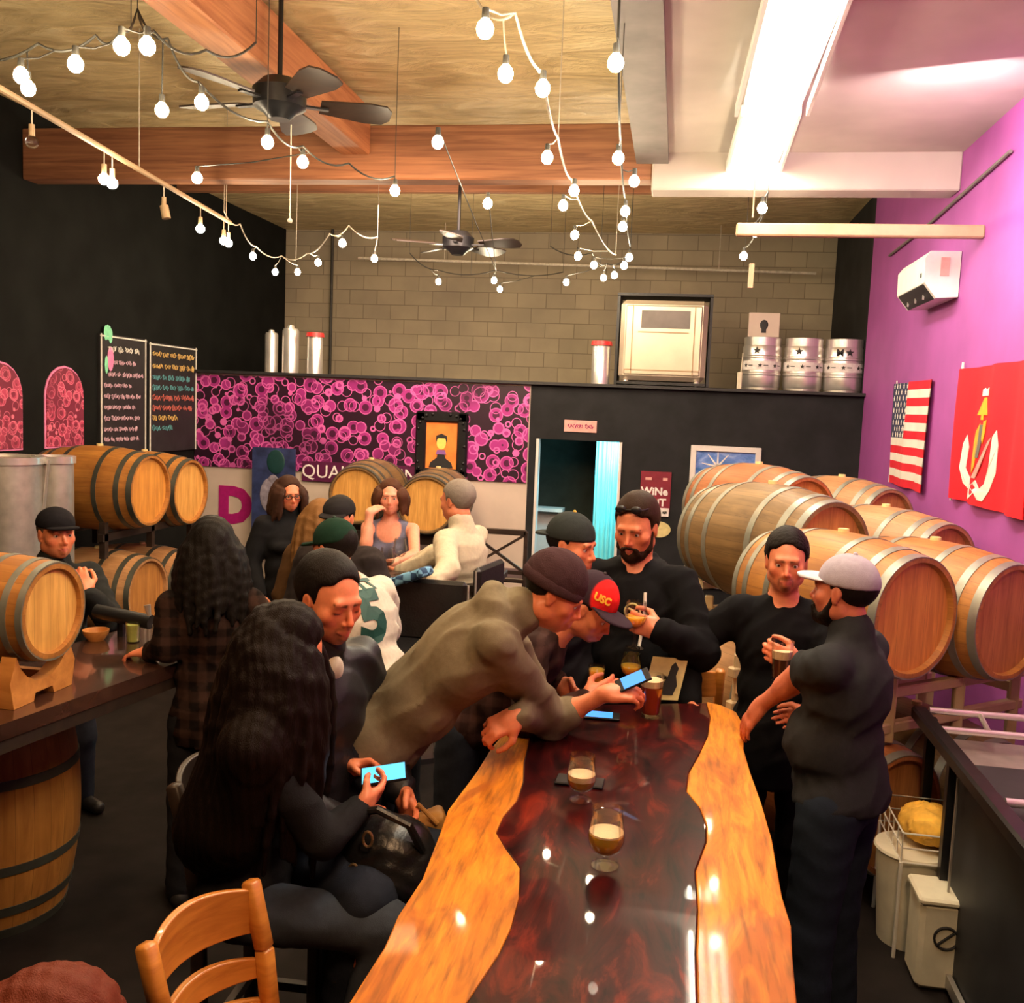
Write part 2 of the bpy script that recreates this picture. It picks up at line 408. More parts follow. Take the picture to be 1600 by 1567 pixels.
def head_prims(S, o, R, s=1.0, fem=False, wide=1.0, brow=0.0, beard=False):
    W = lambda x, y, z: o+s*(R@np.array([x*wide, y, z]))
    E = lambda c, r, k=.02: S.add(Ell(W(*c), np.array(r)*s*np.array([wide, 1, 1]), R), k)
    E((0, -.016, .034), (.0745, .096, .084)); E((0, .022, -.022), (.064, .070, .083), .03)
    E((0, .030, -.072), (.050 if not fem else .044, .050, .038), .03); E((0, .066, -.096), (.020, .018, .015), .018)
    for sx in (-1, 1):
        E((sx*.044, .054, -.022), (.023, .024, .022), .02)
        E((sx*.058, .0, -.058), (.014, .03, .026), .02)
    S.add(Cap(W(-.034, .080, .022), W(.034, .080, .022), (.0095 if fem else .0125)*s, (.0095 if fem else .0125)*s), .016)
    for sx in (-1, 1): S.sub(Ell(W(sx*.031, .098, .002), np.array([.019, .016, .0125])*s, R), .012)
    S.add(Cap(W(0, .086, .012), W(0, .107, -.028), .0062*s, .0098*s), .009); S.add(Ell(W(0, .108, -.031), np.array([.0098, .010, .0085])*s, R), .006)
    for sx in (-1, 1): E((sx*.0115, .096, -.035), (.0075, .009, .0065), .005)
    S.add(Cap(W(0, .088, -.050), W(0, .090, -.078), .014*s, .012*s), .016)
    for sx in (-1, 1):
        S.add(Cap(W(0, .1005, -.0590), W(sx*.021, .089, -.0625), .0048*s, .0028*s), .004)
        S.add(Cap(W(0, .0995, -.0695), W(sx*.019, .089, -.0650), .0058*s, .003*s), .004)
    S.sub(Cap(W(-.02, .094, -.0642), W(.02, .094, -.0642), .0012*s, .0012*s), .003)
    for sx in (-1, 1):     # ears
        S.add(Ell(W(sx*.077, -.004, -.002), np.array([.0075, .018, .031])*s, turn(R, 0, -8, 0)), .006)
        S.sub(Ell(W(sx*.086, .002, .002), np.array([.006, .009, .017])*s, R), .004)
        S.add(Ell(W(sx*.0765, -.001, -.026), np.array([.006, .009, .011])*s, R), .005)
    # eyelids
    for sx in (-1, 1):
        S.add(Cap(W(sx*.019, .0845, .0115), W(sx*.043, .0795, .0110), .0042*s, .0038*s), .006)
        S.add(Cap(W(sx*.020, .0825, -.0085), W(sx*.042, .0785, -.0080), .0032*s, .003*s), .005)
def head_paint(o, R, s, skin, hairc, stubble=0, lips=(.55, .12, .09), browc=None, fem=False, wide=1.0, goatee=0):
    W = lambda x, y, z: o+s*(R@np.array([x*wide, y, z])); L = []; browc = browc or hairc
    sk = np.array(skin)
    if stubble: 
        L.append((Ell(W(0, .045, -.082), np.array([.060, .072, .040])*s, R), tuple(sk*(1-stubble)+np.array(hairc)*stubble), .03))
    L.append((Ell(W(0, .112, -.030), np.array([.016, .02, .02])*s, R), tuple(sk*[1.0, .72, .68]), .03))
    for sx in (-1, 1):
        L.append((Ell(W(sx*.045, .075, -.03), np.array([.018, .02, .018])*s, R), tuple(sk*[1.02, .82, .8]), .03))
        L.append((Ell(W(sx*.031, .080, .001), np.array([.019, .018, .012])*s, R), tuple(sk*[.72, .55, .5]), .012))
        L.append((Cap(W(sx*.014, .092, .019), W(sx*.046, .080, .0225), .0050*s, .0032*s), tuple(np.array(browc)*.9+sk*.08), .005))
        L.append((Cap(W(0, .1005, -.0600), W(sx*.020, .090, -.0635), .0060*s, .003*s), lips, .004))
        L.append((Cap(W(0, .0995, -.0690), W(sx*.018, .089, -.0655), .0066*s, .003*s), lips, .004))
        L.append((Ell(W(sx*.086, .002, .0), np.array([.006, .011, .020])*s, R), tuple(sk*[.75, .5, .45]), .006))
    if goatee:
        g = tuple(sk*(1-goatee)+np.array(hairc)*goatee)
        for sx in (-1, 1):
            L.append((Cap(W(0, .100, -.0495), W(sx*.024, .088, -.0525), .0055*s, .0038*s), g, .006))
            L.append((Cap(W(sx*.026, .084, -.056), W(sx*.027, .078, -.080), .0035*s, .0035*s), g, .007))
        L.append((Ell(W(0, .088, -.092), np.array([.024, .018, .015])*s, R), g, .01))
    return L
def eye(parent, c, R, s, closed=False, look=(0, 0)):
    g = G(); g.ball((0, 0, 0), .0122*s, 20)
    v = np.array(g.v); v = v[:, [0, 2, 1]]*[1, 1, -1]  # pole forward
    dirn = nrm((math.sin(math.radians(look[0])), math.cos(math.radians(look[0])), -math.sin(math.radians(look[1]))))
    ca = (v/np.linalg.norm(v, axis=1)[:, None])@dirn
    col = np.where((ca > .86)[:, None], (.03, .014, .008), (.62, .50, .44))
    link_mesh('eye', c+v@R.T, g.f, M['eyeball'], parent, angle=None, col=col)
def scalp_hair(o, R, s, length=.009, wide=1.0, hairline=.082, back=-.055, side=-.01, top=.0, seed=3, quiff=0, shift=.75):
    S = Solid(); W = lambda x, y, z: o+s*(R@np.array([x*wide, y, z])); L = length
    S.add(Ell(W(0, -.018-L*shift, .037+top*.4), np.array([.0755+L, .097+L, .086+L+top])*s*np.array([wide, 1, 1]), R), .01)
    if quiff: S.add(Cap(W(-.035, .050, .098), W(.03, .055, .100), .022*s, .024*s), .02)
    # cut away the face, the temples and everything under the hairline
    S.sub(Ell(W(0, .105, hairline-.070), np.array([.068, .082, .082])*s, R), .008)
    S.sub(Box(W(0, .138, hairline-.185), np.array([.13, .11, .16])*s, R, .02*s), .010)
    S.sub(Box(W(0, .085, side-.095), np.array([.14, .115, .085])*s, R, .012*s), .008)
    S.sub(Box(W(0, -.06, back-.10), np.array([.15, .12, .10])*s, R, .01*s), .010)
    for sx in (-1, 1): S.sub(Ell(W(sx*.088, .002, -.006), np.array([.022, .022, .033])*s, R), .006)
    return S
def cap_prims(o, R, s, backward=False, lift=.0, brim=.075, flat=False, brim_tilt=8, wide=1.0, brimw=.062):
    W = lambda x, y, z: o+s*(R@np.array([x*wide, y, z])); S = Solid(); B = Solid(); k = -1 if backward else 1
    S.add(Ell(W(0, -.012, .040+lift), np.array([.087*wide, .106, .098 if not flat else .082])*s, R), .01)
    S.sub(Box(W(0, 0, -.078+lift), np.array([.2, .2, .105])*s, turn(R, 0, 5*k, 0), .003*s), .006)
    Rb = turn(R, 0, brim_tilt*k, 0)
    B.add(Ell(W(0, k*.085-.006, .030+lift), np.array([.076, brim+.012, .0075])*s, Rb), .01)
    B.add(Ell(W(0, k*(.088+brim*.45)-.006, .027+lift), np.array([brimw, brim*.62, .0062])*s, Rb), .012)
    B.sub(Ell(W(0, -.014, .038+lift), np.array([.084, .103, .095])*s, R), .004)
    return S, B
def locks(S, o, R, s, down, starts, length, rad=.022, wave=.012, seed=2, tip=.35, k=.012):
    r = np.random.RandomState(seed)
    for (x, y, z, outx, outy) in starts:
        p = o+s*(R@np.array([x, y, z])); d0 = R@np.array([outx, outy, 0.0]); n = 7; L = length*(.85+.3*r.rand()); ph = r.rand()*6.28
        for i in range(n):
            t = (i+1)/n; dirn = nrm(np.array(down)*(.35+.65*min(1, t*2.2))+d0*(1-t)**2*1.2)
            q = p+dirn*L/n+(R@np.array([math.sin(ph+t*7), math.cos(ph*1.3+t*6), 0]))*wave*t*.7
            S.add(Cap(p, q, rad*s*(1-(1-tip)*(i/n)), rad*s*(1-(1-tip)*t)), k); p = q
FINE = 1.0
def person(label, headc, az, yaw=0, pitch=0, roll=0, lean=(0, 0), sit=None, sc=1.0, res=.006, build=1.0, belly=0., shw=1.0,
           skin=SKIN, hairc=DARKHAIR, fem=False, wide=1.0, stubble=0, goatee=0, closed=False, look=(0, 0), no_eyes=False,
           arms=None, top=None, bottom=None, hair=None, beard=None, hat=None, group=None, legs=None, torso_len=1.0, extra=None, twist=0):
    a = math.radians(az); f = np.array([math.sin(a), math.cos(a), 0.0]); r = np.array([math.cos(a), -math.sin(a), 0.0]); Zu = np.array([0, 0, 1.0])
    headc = np.array(headc, float)
    up = nrm(Zu+f*math.tan(math.radians(lean[0]))+r*math.tan(math.radians(lean[1])))
    ft = nrm(f-up*(f@up)); rt = np.cross(ft, up)
    if twist:
        tw = math.radians(twist); ft, rt = ft*math.cos(tw)+rt*math.sin(tw), rt*math.cos(tw)-ft*math.sin(tw)
    RT = np.stack([rt, ft, up], 1)
    headf = frame_from(f, up*.35+Zu*.65); RH = turn(headf, yaw, pitch, roll)
    neck_top = headc-RH@np.array([0, .030, .075])*sc
    neck = headc-up*.170*sc-ft*.030*sc
    tl = torso_len*sc
    chest = neck-up*.170*tl+ft*.0; belly_c = neck-up*.36*tl; pel = neck-up*.535*tl
    sw = .162*sc*build*shw; shc = neck-up*.052*sc
    sh = {1: shc+rt*sw, -1: shc-rt*sw}
    root = empty('person', (pel[0], pel[1], 0 if sit is None else 0), label, 'person', group)
    B = Solid(); bw = build*sc
    # torso
    def torso(S, g=0.0, k=.035, hem=0.0, bel=belly, w_=1.0):
        S.add(Ell(neck-up*.165*tl+ft*.004, ((.148+g)*bw*w_, (.100+g)*bw, (.175)*tl), RT), k)
        S.add(Cap(sh[1]-rt*.055*sc, sh[-1]+rt*.055*sc, (.047+g*.6)*bw, (.047+g*.6)*bw), .02)
        S.add(Ell(neck-up*.15*tl-ft*.035*sc, ((.125+g)*bw, (.075+g)*bw, .15*tl), RT), k)
        S.add(Ell(belly_c+ft*(.012+bel*.45), ((.130+g+bel*.4)*bw, (.094+g+bel*.6)*bw, (.155)*tl), RT), k)
        S.add(Ell(pel+up*.02, ((.148+g)*bw, (.105+g)*bw, (.115)*tl), RT), k)
        if fem:
            for sx in (-1, 1): S.add(Ell(neck-up*.20*tl+ft*.085*sc+rt*sx*.068*sc, ((.055+g)*sc, (.045+g)*sc, .055*sc), RT), .03)
        # trapezius
        for sx in (-1, 1): S.add(Cap(neck+up*.0*sc-ft*.016, sh[sx]-rt*sx*.075*sc+up*.004, (.046+g*.3)*bw, (.036+g*.5)*bw), .03)
    torso(B)
    B.add(Cap(neck-up*.02, neck_top, .060*sc*(1 if not fem else .84)*wide, .054*sc*(1 if not fem else .84)*wide), .025)
    head_prims(B, headc, RH, sc, fem, wide)
    # legs
    hips = {sx: pel+rt*sx*.085*bw-up*.02 for sx in (1, -1)}; LEG = {}
    for sx in (1, -1):
        if legs and sx in legs: kn, an, toe = [np.array(q, float) for q in legs[sx]]
        elif sit is None:
            hz = hips[sx][2]; an = np.array([hips[sx][0]+r[0]*sx*.035-up[0]*.15, hips[sx][1]+r[1]*sx*.035-up[1]*.15, .085]); 
            kn = (hips[sx]+an)/2+f*.035; toe = an+f*.15+r*sx*.03; toe[2] = .03
        else:
            kn = hips[sx]+f*.43*sc+r*sx*.06; kn[2] = hips[sx][2]-.01; an = kn-Zu*.42*sc-f*.10; toe = an+f*.15-Zu*.055
        LEG[sx] = (kn, an, toe)
        B.add(Cap(hips[sx], kn, .080*bw, .053*bw), .04); B.add(Cap(kn, an, .055*bw, .036*bw), .02); B.add(Cap(kn-(kn-an)*.12-f*.015, kn-(kn-an)*.5-f*.012, .055*bw, .045*bw), .03)
    # arms
    arms = arms or {}; ARM = {}
    l1, l2 = .285*sc, .255*sc
    for sx in (1, -1):
        A = arms.get(sx, {})
        S0 = sh[sx]-rt*sx*.0
        wr = np.array(A['wrist'], float) if 'wrist' in A else S0-Zu*.49*sc+rt*sx*.05+ft*.10
        el = np.array(A['elbow'], float) if 'elbow' in A else ik(S0, wr, l1, l2, A.get('hint', rt*sx*.5-f*.6-Zu*.4))
        wl = np.linalg.norm(wr-el)
        if wl > l2*1.25: wr = el+(wr-el)/wl*l2*1.25
        fw = np.array(A['fwd'], float) if 'fwd' in A else (wr-el)
        nm = np.array(A['back'], float) if 'back' in A else rt*sx
        ARM[sx] = (S0, el, wr, fw, nm, A)
        B.add(Cap(S0, el, .045*bw, .037*bw), .03); B.add(Cap(el, wr, .038*bw, .0255*sc), .02); B.add(Cap(el+(wr-el)*.1, el+(wr-el)*.4, .040*bw, .036*bw), .02)
        sd = -sx if A.get('flip') else sx
        # thumb side: cross(y, z) * side
        hand_prims(B, wr, fw, nm, A.get('side', -sx), A.get('curl', .35), sc*(.93 if fem else 1.0)*A.get('hs', 1), A.get('thumb', .4), A.get('spread', 1.0))
    if closed:
        for sx in (-1, 1): B.add(Ell(headc+sc*(RH@np.array([sx*.031, .0765, .001])), np.array([.0165, .0125, .0110])*sc, RH), .003)
    v, q = B.mesh(res*FINE); v = smooth_mesh(v, q, 1, .3)
    lay = head_paint(headc, RH, sc, skin, hairc, stubble, goatee=goatee, fem=fem, wide=wide)
    if closed:
        for sx in (-1, 1):
            W = lambda x, y, z: headc+sc*(RH@np.array([x, y, z]))
            lay.append((Cap(W(sx*.019, .090, -.006), W(sx*.043, .083, -.0055), .0022, .0022), (.05, .02, .015), .003))
    for sx in (1, -1):
        S0, el, wr, fw, nm, A = ARM[sx]
        y = nrm(fw); lay.append((Ell(wr+y*.13*sc, (.05, .05, .05)), tuple(np.array(skin)*[1.03, .85, .8]), .06))
    if extra and 'paint' in extra: lay += extra['paint'](ARM, headc, RH)
    body = link_mesh('body', v, q, M['skin'], root, angle=None, col=paint(v, skin, lay))
    if not closed and not no_eyes:
        for sx in (-1, 1): eye(root, headc+sc*(RH@np.array([sx*.031, .0735, .001])), RH, sc, look=look)
    out = dict(root=root, head=headc, RH=RH, neck=neck, RT=RT, sh=sh, arm=ARM, pel=pel, up=up, ft=ft, rt=rt, sc=sc, chest=chest, body=body)
    # trousers and shoes
    bt = bottom or dict(c=(.03, .035, .05)); T = Solid()
    T.add(Ell(pel+up*.0, (.158*bw, .118*bw, .12*tl), RT), .03)
    for sx in (1, -1):
        kn, an, toe = LEG[sx]; T.add(Cap(hips[sx], kn, .096*bw, .074*bw), .03); T.add(Cap(kn, an+(kn-an)*.0-np.array([0,0,.02]), .074*bw, .064*bw), .03)
    v, q = T.mesh(.012*FINE, folds(.005, 34, 5)); v = smooth_mesh(v, q, 1, .4)
    link_mesh('trousers', v, q, M['cloth'], root, angle=None, col=paint(v, bt['c'], []))
    for sx in (1, -1):
        kn, an, toe = LEG[sx]; Sx = Solid(); fo = nrm(toe-an)
        z0 = min(an[2]-.05, toe[2])
        Sx.add(Cap(an+Zu*.0, an-Zu*.03, .044, .045), .02); heel = an-np.array([f[0], f[1], 0])*.035; heel[2] = toe[2]+.005
        Sx.add(Cap(heel, toe, .042, .036), .03)
        v, q = Sx.mesh(.01*FINE); link_mesh('shoe', v, q, M['leather'], root, angle=None, col=paint(v, bt.get('shoe', (.02, .018, .018)), []))
    # top
    if top:
        tp = dict(g=.020, fold=.005, sleeve='long', mat='cloth', c=(.02, .02, .02), hem=.05, f=26, seed=4, res=.009); tp.update(top); g = tp['g']*.72; tp['f'] = tp['f']*1.25; S = Solid()
        torso(S, g, bel=belly, w_=tp.get('w', 1.0))
        he = tp['hem']
        S.add(Cap(pel+up*.05, pel-up*(he+.10), .118*bw+g, .118*bw+g), .03); S.add(Ell(pel+up*(.0-he*.5), ((.146+g)*bw*tp.get('hw', 1), (.112+g)*bw, .14*tl+he*.5), RT), .03)
        if tp.get('cut', True): S.sub(Box(pel-up*(he+.2), (.5, .5, .2), RT, .01), .012)
        for sx in (1, -1):
            S0, el, wr, fw, nm, A = ARM[sx]; sl = A.get('sleeve', tp['sleeve']); sg = tp.get('sg', g/.72)*.72
            if sl == 'none': continue
            S.add(Cap(S0-rt*sx*.045*bw-up*.03, neck-up*.21*tl+rt*sx*.05*bw, (.040+g*.8)*bw, (.080+g)*bw), .025)
            S.add(Cap(S0, S0+(el-S0)*(1 if sl != 'short' else .72), (.046+sg*.9)*bw, (.043+sg*(1 if sl != 'short' else 1.1))*bw), .03)
            if sl in ('long', 'half'):
                e = 1.0 if sl == 'long' else .30
                S.add(Cap(el, el+(wr-el)*(.94*e), (.043+sg)*bw, ((.031 if sl == 'long' else .043)+sg*.7)*bw), .015)
        if tp.get('collar'):
            S.add(Cap(neck-ft*.01, neck+up*.045*sc, (.070+.01*tp['collar'])*sc, (.068+.012*tp['collar'])*sc), .02)
        if tp.get('hood'):
            for t in np.linspace(0, 1, 9):
                an_ = math.pi*(t-.0)*1.0; q0 = neck+up*.02*sc-ft*.03*sc+rt*math.cos(an_)*.085*sc-ft*math.sin(an_)*.075*sc-up*.035*math.cos(an_)**2*sc
                S.add(Ell(q0, (.042*sc, .042*sc, .045*sc)), .03)
        for e in tp.get('prims', lambda o: [])(out): S.add(e[0], e[1])
        v, q = S.mesh(tp['res']*FINE, folds(tp['fold'], tp['f'], tp['seed'])); v = smooth_mesh(v, q, 1, .4)
        lay = tp['paint'](out) if 'paint' in tp else []
        colr = paint(v, tp['c'], lay)
        if 'colfn' in tp: colr = tp['colfn'](v, colr, out)
        o_ = link_mesh(tp.get('name', 'shirt'), v, q, M[tp['mat']], root, angle=None, col=colr)
        out['top'] = o_; out['bvh'] = BVHTree.FromPolygons([tuple(x) for x in v], q.tolist())
    if hair:
        hp = dict(kind='short'); hp.update(hair)
        if hp['kind'] != 'none':
            kw = {k: x for k, x in hp.items() if k in ('length', 'hairline', 'back', 'side', 'top', 'quiff')}
            S = scalp_hair(headc, RH, sc, wide=wide, shift=0 if hat else .75, **kw)
            if 'locks' in hp: hp['locks'](S, out)
            v, q = S.mesh(hp.get('res', .006)*FINE, hp.get('noise', folds(.0018, 240, 9))); v = smooth_mesh(v, q, 1, .3)
            cc = paint(v, hairc, hp['paint'](out) if 'paint' in hp else [])
            link_mesh('hair', v, q, M['hair'], root, angle=None, col=cc)
    if beard:
        S = Solid(); W = lambda x, y, z: headc+sc*(RH@np.array([x*wide, y, z])); b = beard
        S.add(Ell(W(0, .030, -.090), np.array([.058, .066+b*.2, .034+b])*sc, RH), .02); S.add(Ell(W(0, .074, -.094), np.array([.030, .026, .022+b])*sc, RH), .015)
        for sx in (-1, 1): S.add(Cap(W(sx*.066, .008, -.012), W(sx*.058, .03, -.075), .009*sc, .016*sc), .02); S.add(Cap(W(sx*.028, .090, -.062), W(sx*.030, .080, -.085), .008*sc, .010*sc), .01)
        S.sub(Ell(W(0, .115, -.066), np.array([.022, .03, .0095])*sc, RH), .004)
        for sx in (-1, 1): S.add(Cap(W(sx*.003, .102, -.0500), W(sx*.029, .089, -.060), .0058*sc, .0042*sc), .003)
        v, q = S.mesh(.004*FINE, strands(.0012, 320, 3)); link_mesh('beard', v, q, M['hair'], root, angle=None, col=paint(v, hairc, []))
    if hat:
        hp = dict(kind='cap', c=(.02, .02, .025), mat='cloth'); hp.update(hat)
        if hp['kind'] == 'cap':
            kw = {k: x for k, x in hp.items() if k in ('backward', 'lift', 'brim', 'flat', 'brim_tilt', 'brimw')}
            Rh = turn(RH, hp.get('turn', 0), hp.get('tip', 0), 0)
            S, Bm = cap_prims(headc, Rh, sc*hp.get('s', 1), wide=wide, **kw)
            v, q = S.mesh(.005*FINE, folds(.0012, 60, 2)); v = smooth_mesh(v, q, 1, .3); cp = link_mesh('cap', v, q, M[hp['mat']], root, angle=None, col=paint(v, hp['c'], hp['paint'](headc, Rh) if 'paint' in hp else []))
            out['cap_bvh'] = BVHTree.FromPolygons([tuple(x) for x in v], q.tolist()); out['cap'] = cp; out['Rhat'] = Rh
            ORG[cp.name] = ORG[root.name]
            v, q = Bm.mesh(.0045*FINE); link_mesh('brim', v, q, M[hp['mat']], cp, angle=None, col=paint(v, hp.get('bc', hp['c']), []))
            if hp.get('button', not hp.get('flat')):
                tpn = headc+sc*hp.get('s', 1)*(Rh@np.array([0, -.012, .138+hp.get('lift', 0)])); G().ball(tpn, .008).build('button', simple('button_'+str(len(M)), hp.get('btn', hp['c']), .7), cp)
        else:   # beanie
            S = Solid(); W = lambda x, y, z: headc+sc*(RH@np.array([x, y, z]))
            S.add(Ell(W(0, -.018, .040), np.array([.088, .108, .102])*sc, RH), .01); S.sub(Box(W(0, 0, -.078), np.array([.2, .2, .090])*sc, turn(RH, 0, -6, 0), .004), .008)
            v, q = S.mesh(.005*FINE, folds(.002, 70, 6)); cp = link_mesh('beanie', v, q, M['knit'], root, angle=None, col=paint(v, hp['c'], []))
            S2 = Solid(); S2.add(Ell(W(0, -.016, .022), np.array([.0925, .1125, .060])*sc, RH), .01); S2.sub(Box(W(0, 0, -.082), np.array([.2, .2, .090])*sc, turn(RH, 0, -6, 0), .004), .006); S2.sub(Box(W(0, 0, .148), np.array([.2, .2, .095])*sc, turn(RH, 0, -6, 0), .004), .006)
            v, q = S2.mesh(.005*FINE); link_mesh('cuff', v, q, M['knit'], cp, angle=None, col=paint(v, hp['c'], []))
    return out
def on_surface(bvh, v, f, o, X, Y, off=.003, reach=.4):   # lay flat shapes onto cloth along the -normal
    o, X, Y = [np.array(q, float) for q in (o, X, Y)]; N = np.cross(X, Y); res = []
    for p in v:
        s0 = o+X*p[0]+Y*p[1]+N*reach*.5; h_ = bvh.ray_cast(Vector(s0), Vector(-N), reach)
        q = np.array(h_[0])+N*(off+p[2]) if h_[0] is not None else o+X*p[0]+Y*p[1]
        res.append(q)
    return res
def subdiv_text(txt, size, n=2, bold=.01, sx=1.0):
    v, f = text_mesh(txt, size, bold, sx=sx); import bmesh
    me = bpy.data.meshes.new('t'); me.from_pydata(v.tolist(), [], f); bm = bmesh.new(); bm.from_mesh(me)
    bmesh.ops.triangulate(bm, faces=bm.faces)
    for _ in range(n): bmesh.ops.subdivide_edges(bm, edges=[e for e in bm.edges if e.calc_length() > size*.12], cuts=1)
    bmesh.ops.triangulate(bm, faces=bm.faces)
    v = np.array([tuple(a.co) for a in bm.verts]); f = [tuple(a.index for a in p.verts) for p in bm.faces]; bm.free(); bpy.data.meshes.remove(me); return v, f
# ---------------------------------------------------------------- materials of the place
def mats():
    # barrel oak: staves around the local z axis
    for nm, dk, lt, st in (('oak_gold', (.28,.10,.018), (.56,.25,.05), 30), ('oak_red', (.28,.08,.022), (.52,.20,.065), 28), ('oak_grey', (.12,.07,.025), (.30,.18,.07), 30), ('oak_pale', (.32,.15,.055), (.56,.31,.14), 30)):
        t = NT(nm); c = t.node('ShaderNodeTexCoord'); s_ = t.node('ShaderNodeSeparateXYZ'); t.l.new(c.outputs['Object'], s_.inputs[0])
        ang = t.math('ARCTAN2', s_.outputs['Y'], s_.outputs['X']); k = t.math('MULTIPLY', ang, st/6.2832); fl = t.math('FLOOR', k)
        oi = t.node('ShaderNodeObjectInfo'); sd = t.math('MULTIPLY_ADD', oi.outputs['Random'], 50, fl)
        wn = t.node('ShaderNodeTexWhiteNoise', noise_dimensions='1D'); t.l.new(sd, wn.inputs['W'])
        grain = t.noise(t.obj((16, 16, 1.5)), 1.5, 6, .6, dist=.8); stain = t.noise(t.obj((1.2,1.2,1.2)), 2.2, 4)
        base = t.ramp(grain, [(.25, dk), (.7, lt)]); base = t.mix(t.math('MULTIPLY', wn.outputs['Value'], .55), base, dk)
        base = t.mix(t.ramp(stain, [(.5, (0,)*3), (.72, (.5,)*3)]), base, tuple(x*.45 for x in dk))
        fr = t.math('ABSOLUTE', t.math('SUBTRACT', t.math('FRACT', k), .5)); seam = t.math('GREATER_THAN', fr, .485)
        base = t.mix(t.math('MULTIPLY', seam, .6), base, tuple(x*.3 for x in dk))
        t.set(Base_Color=base, Roughness=.5); t.bump(t.math('SUBTRACT', grain, t.math('MULTIPLY', seam, 2)), .25, .003); M[nm] = t.m
    for nm, dk, lt in (('head_orange', (.46,.17,.025), (.80,.38,.07)), ('head_brown', (.30,.115,.025), (.58,.27,.07)), ('head_gold', (.50,.23,.04), (.86,.48,.13))):
        t = NT(nm); c = t.node('ShaderNodeTexCoord'); s_ = t.node('ShaderNodeSeparateXYZ'); t.l.new(c.outputs['Object'], s_.inputs[0])
        k = t.math('MULTIPLY', s_.outputs['Y'], 11); fl = t.math('FLOOR', k); wn = t.node('ShaderNodeTexWhiteNoise', noise_dimensions='1D'); t.l.new(fl, wn.inputs['W'])
        grain = t.noise(t.obj((2, 26, 2)), 1.6, 6, .6, dist=.5); st = t.noise(t.obj(), 3, 4)
        base = t.ramp(grain, [(.25, dk), (.72, lt)]); base = t.mix(t.math('MULTIPLY', wn.outputs['Value'], .35), base, dk)
        base = t.mix(t.ramp(st, [(.52, (0,)*3), (.7, (.45,)*3)]), base, tuple(x*.5 for x in dk))
        fr = t.math('ABSOLUTE', t.math('SUBTRACT', t.math('FRACT', k), .5)); seam = t.math('GREATER_THAN', fr, .488)
        base = t.mix(t.math('MULTIPLY', seam, .5), base, tuple(x*.3 for x in dk)); t.set(Base_Color=base, Roughness=.5); t.bump(grain, .15, .002); M[nm] = t.m
    simple('hoop', (.27,.275,.23), .42, .5, .2, 8, .1); simple('hoop_dark', (.10,.105,.085), .45, .6, .2, 8, .1)
    simple('steel', (.80,.78,.74), .28, .75, .08, 6); simple('steel_rough', (.5,.47,.42), .45, .8, .15, 10, .1)
    simple('black_paint', (.018,.018,.020), .55, 0, .3, 6); simple('black_wall', (.018,.019,.021), .7, 0, .3, 3, .1, 30, Specular_IOR_Level=.2); simple('black_metal', (.012,.012,.014), .35, .3, .2, 20)
    simple('left_black', (.006,.007,.0065), .8, 0, .35, 3, .1, 30, Specular_IOR_Level=.15)
    simple('purple_wall', (.38,.085,.36), .6, 0, .10, 2.0, .15, 60)
    simple('white_band', (.62,.52,.44), .6, 0, .06, 3); simple('white_paint', (.75,.73,.70), .45, 0, .05, 10); simple('cream_metal', (.50,.43,.33), .3, .35, .06, 5)
    simple('floor_mat', (.012,.009,.008), .7, 0, .5, 4, .2, 20, Specular_IOR_Level=.12); simple('ceil_grey', (.52,.47,.42), .8, 0, .12, 1.5, .2, 25)
    simple('duct_grey', (.17,.15,.14), .6, 0, .2, 4); simple('rack_beige', (.55,.42,.24), .5, .1, .12, 8); simple('rail_beige', (.40,.28,.16), .6, 0, .1, 8)
    simple('plastic_white', (.70,.66,.50), .45, 0, .1, 9); simple('wire_white', (.8,.78,.7), .3, .2, .05, 9); simple('orange_clay', (.72,.26,.05), .5, 0, .15, 8)
    wood('glulam', (.16,.06,.03), (.42,.19,.09), (1.2, 14, 30), .6); wood('beam_wood', (.30,.10,.04), (.62,.28,.12), (20, 1.2, 20), .6)
    wood('bar_top', (.020,.010,.008), (.085,.035,.022), (14, 1.5, 6), .22, .7); wood('chair_wood', (.46,.15,.02), (.80,.34,.06), (5, 5, 30), .35, .5)
    wood('cradle_wood', (.45,.16,.03), (.75,.33,.08), (4, 14, 14), .5); wood('dark_wood', (.018,.012,.010), (.05,.03,.02), (4, 14, 14), .4)
    # table: golden live edge slabs and a dark red resin-coated centre
    t = NT('live_edge'); n = t.noise(t.obj((9, 1.3, 9)), 1.6, 7, .62, dist=1.2); n2 = t.noise(t.obj((3.2, 1.0, 3)), 2.4, 4, .6, dist=1.0); n3 = t.noise(t.obj((30, 3, 30)), 2, 4)
    c = t.ramp(n, [(.25, (.26,.075,.006)), (.50, (.66,.22,.014)), (.8, (.80,.35,.03))]); c = t.mix(t.ramp(n2, [(.48, (0,)*3), (.62, (.9,)*3)]), c, (.40,.11,.012))
    c = t.mix(t.ramp(n3, [(.50, (0,)*3), (.72, (.75,)*3)]), c, (.20,.075,.012)); t.set(Base_Color=c, Roughness=.5, Coat_Weight=.3, Coat_IOR=1.35, Coat_Roughness=.05, Specular_IOR_Level=.15); t.bump(n, .08, .003); M['live_edge'] = t.m
    t = NT('resin_centre'); n = t.noise(t.obj((5, 1.6, 5)), 1.7, 6, .6, dist=1.6); n2 = t.noise(t.obj((26, 2.0, 26)), 1.5, 5, .6)
    c = t.ramp(n, [(.35, (.008,.002,.003)), (.55, (.045,.004,.004)), (.72, (.17,.015,.006)), (.88, (.28,.04,.010))]); c = t.mix(t.ramp(n2, [(.5, (0,)*3), (.7, (.6,)*3)]), c, (.03,.008,.008))
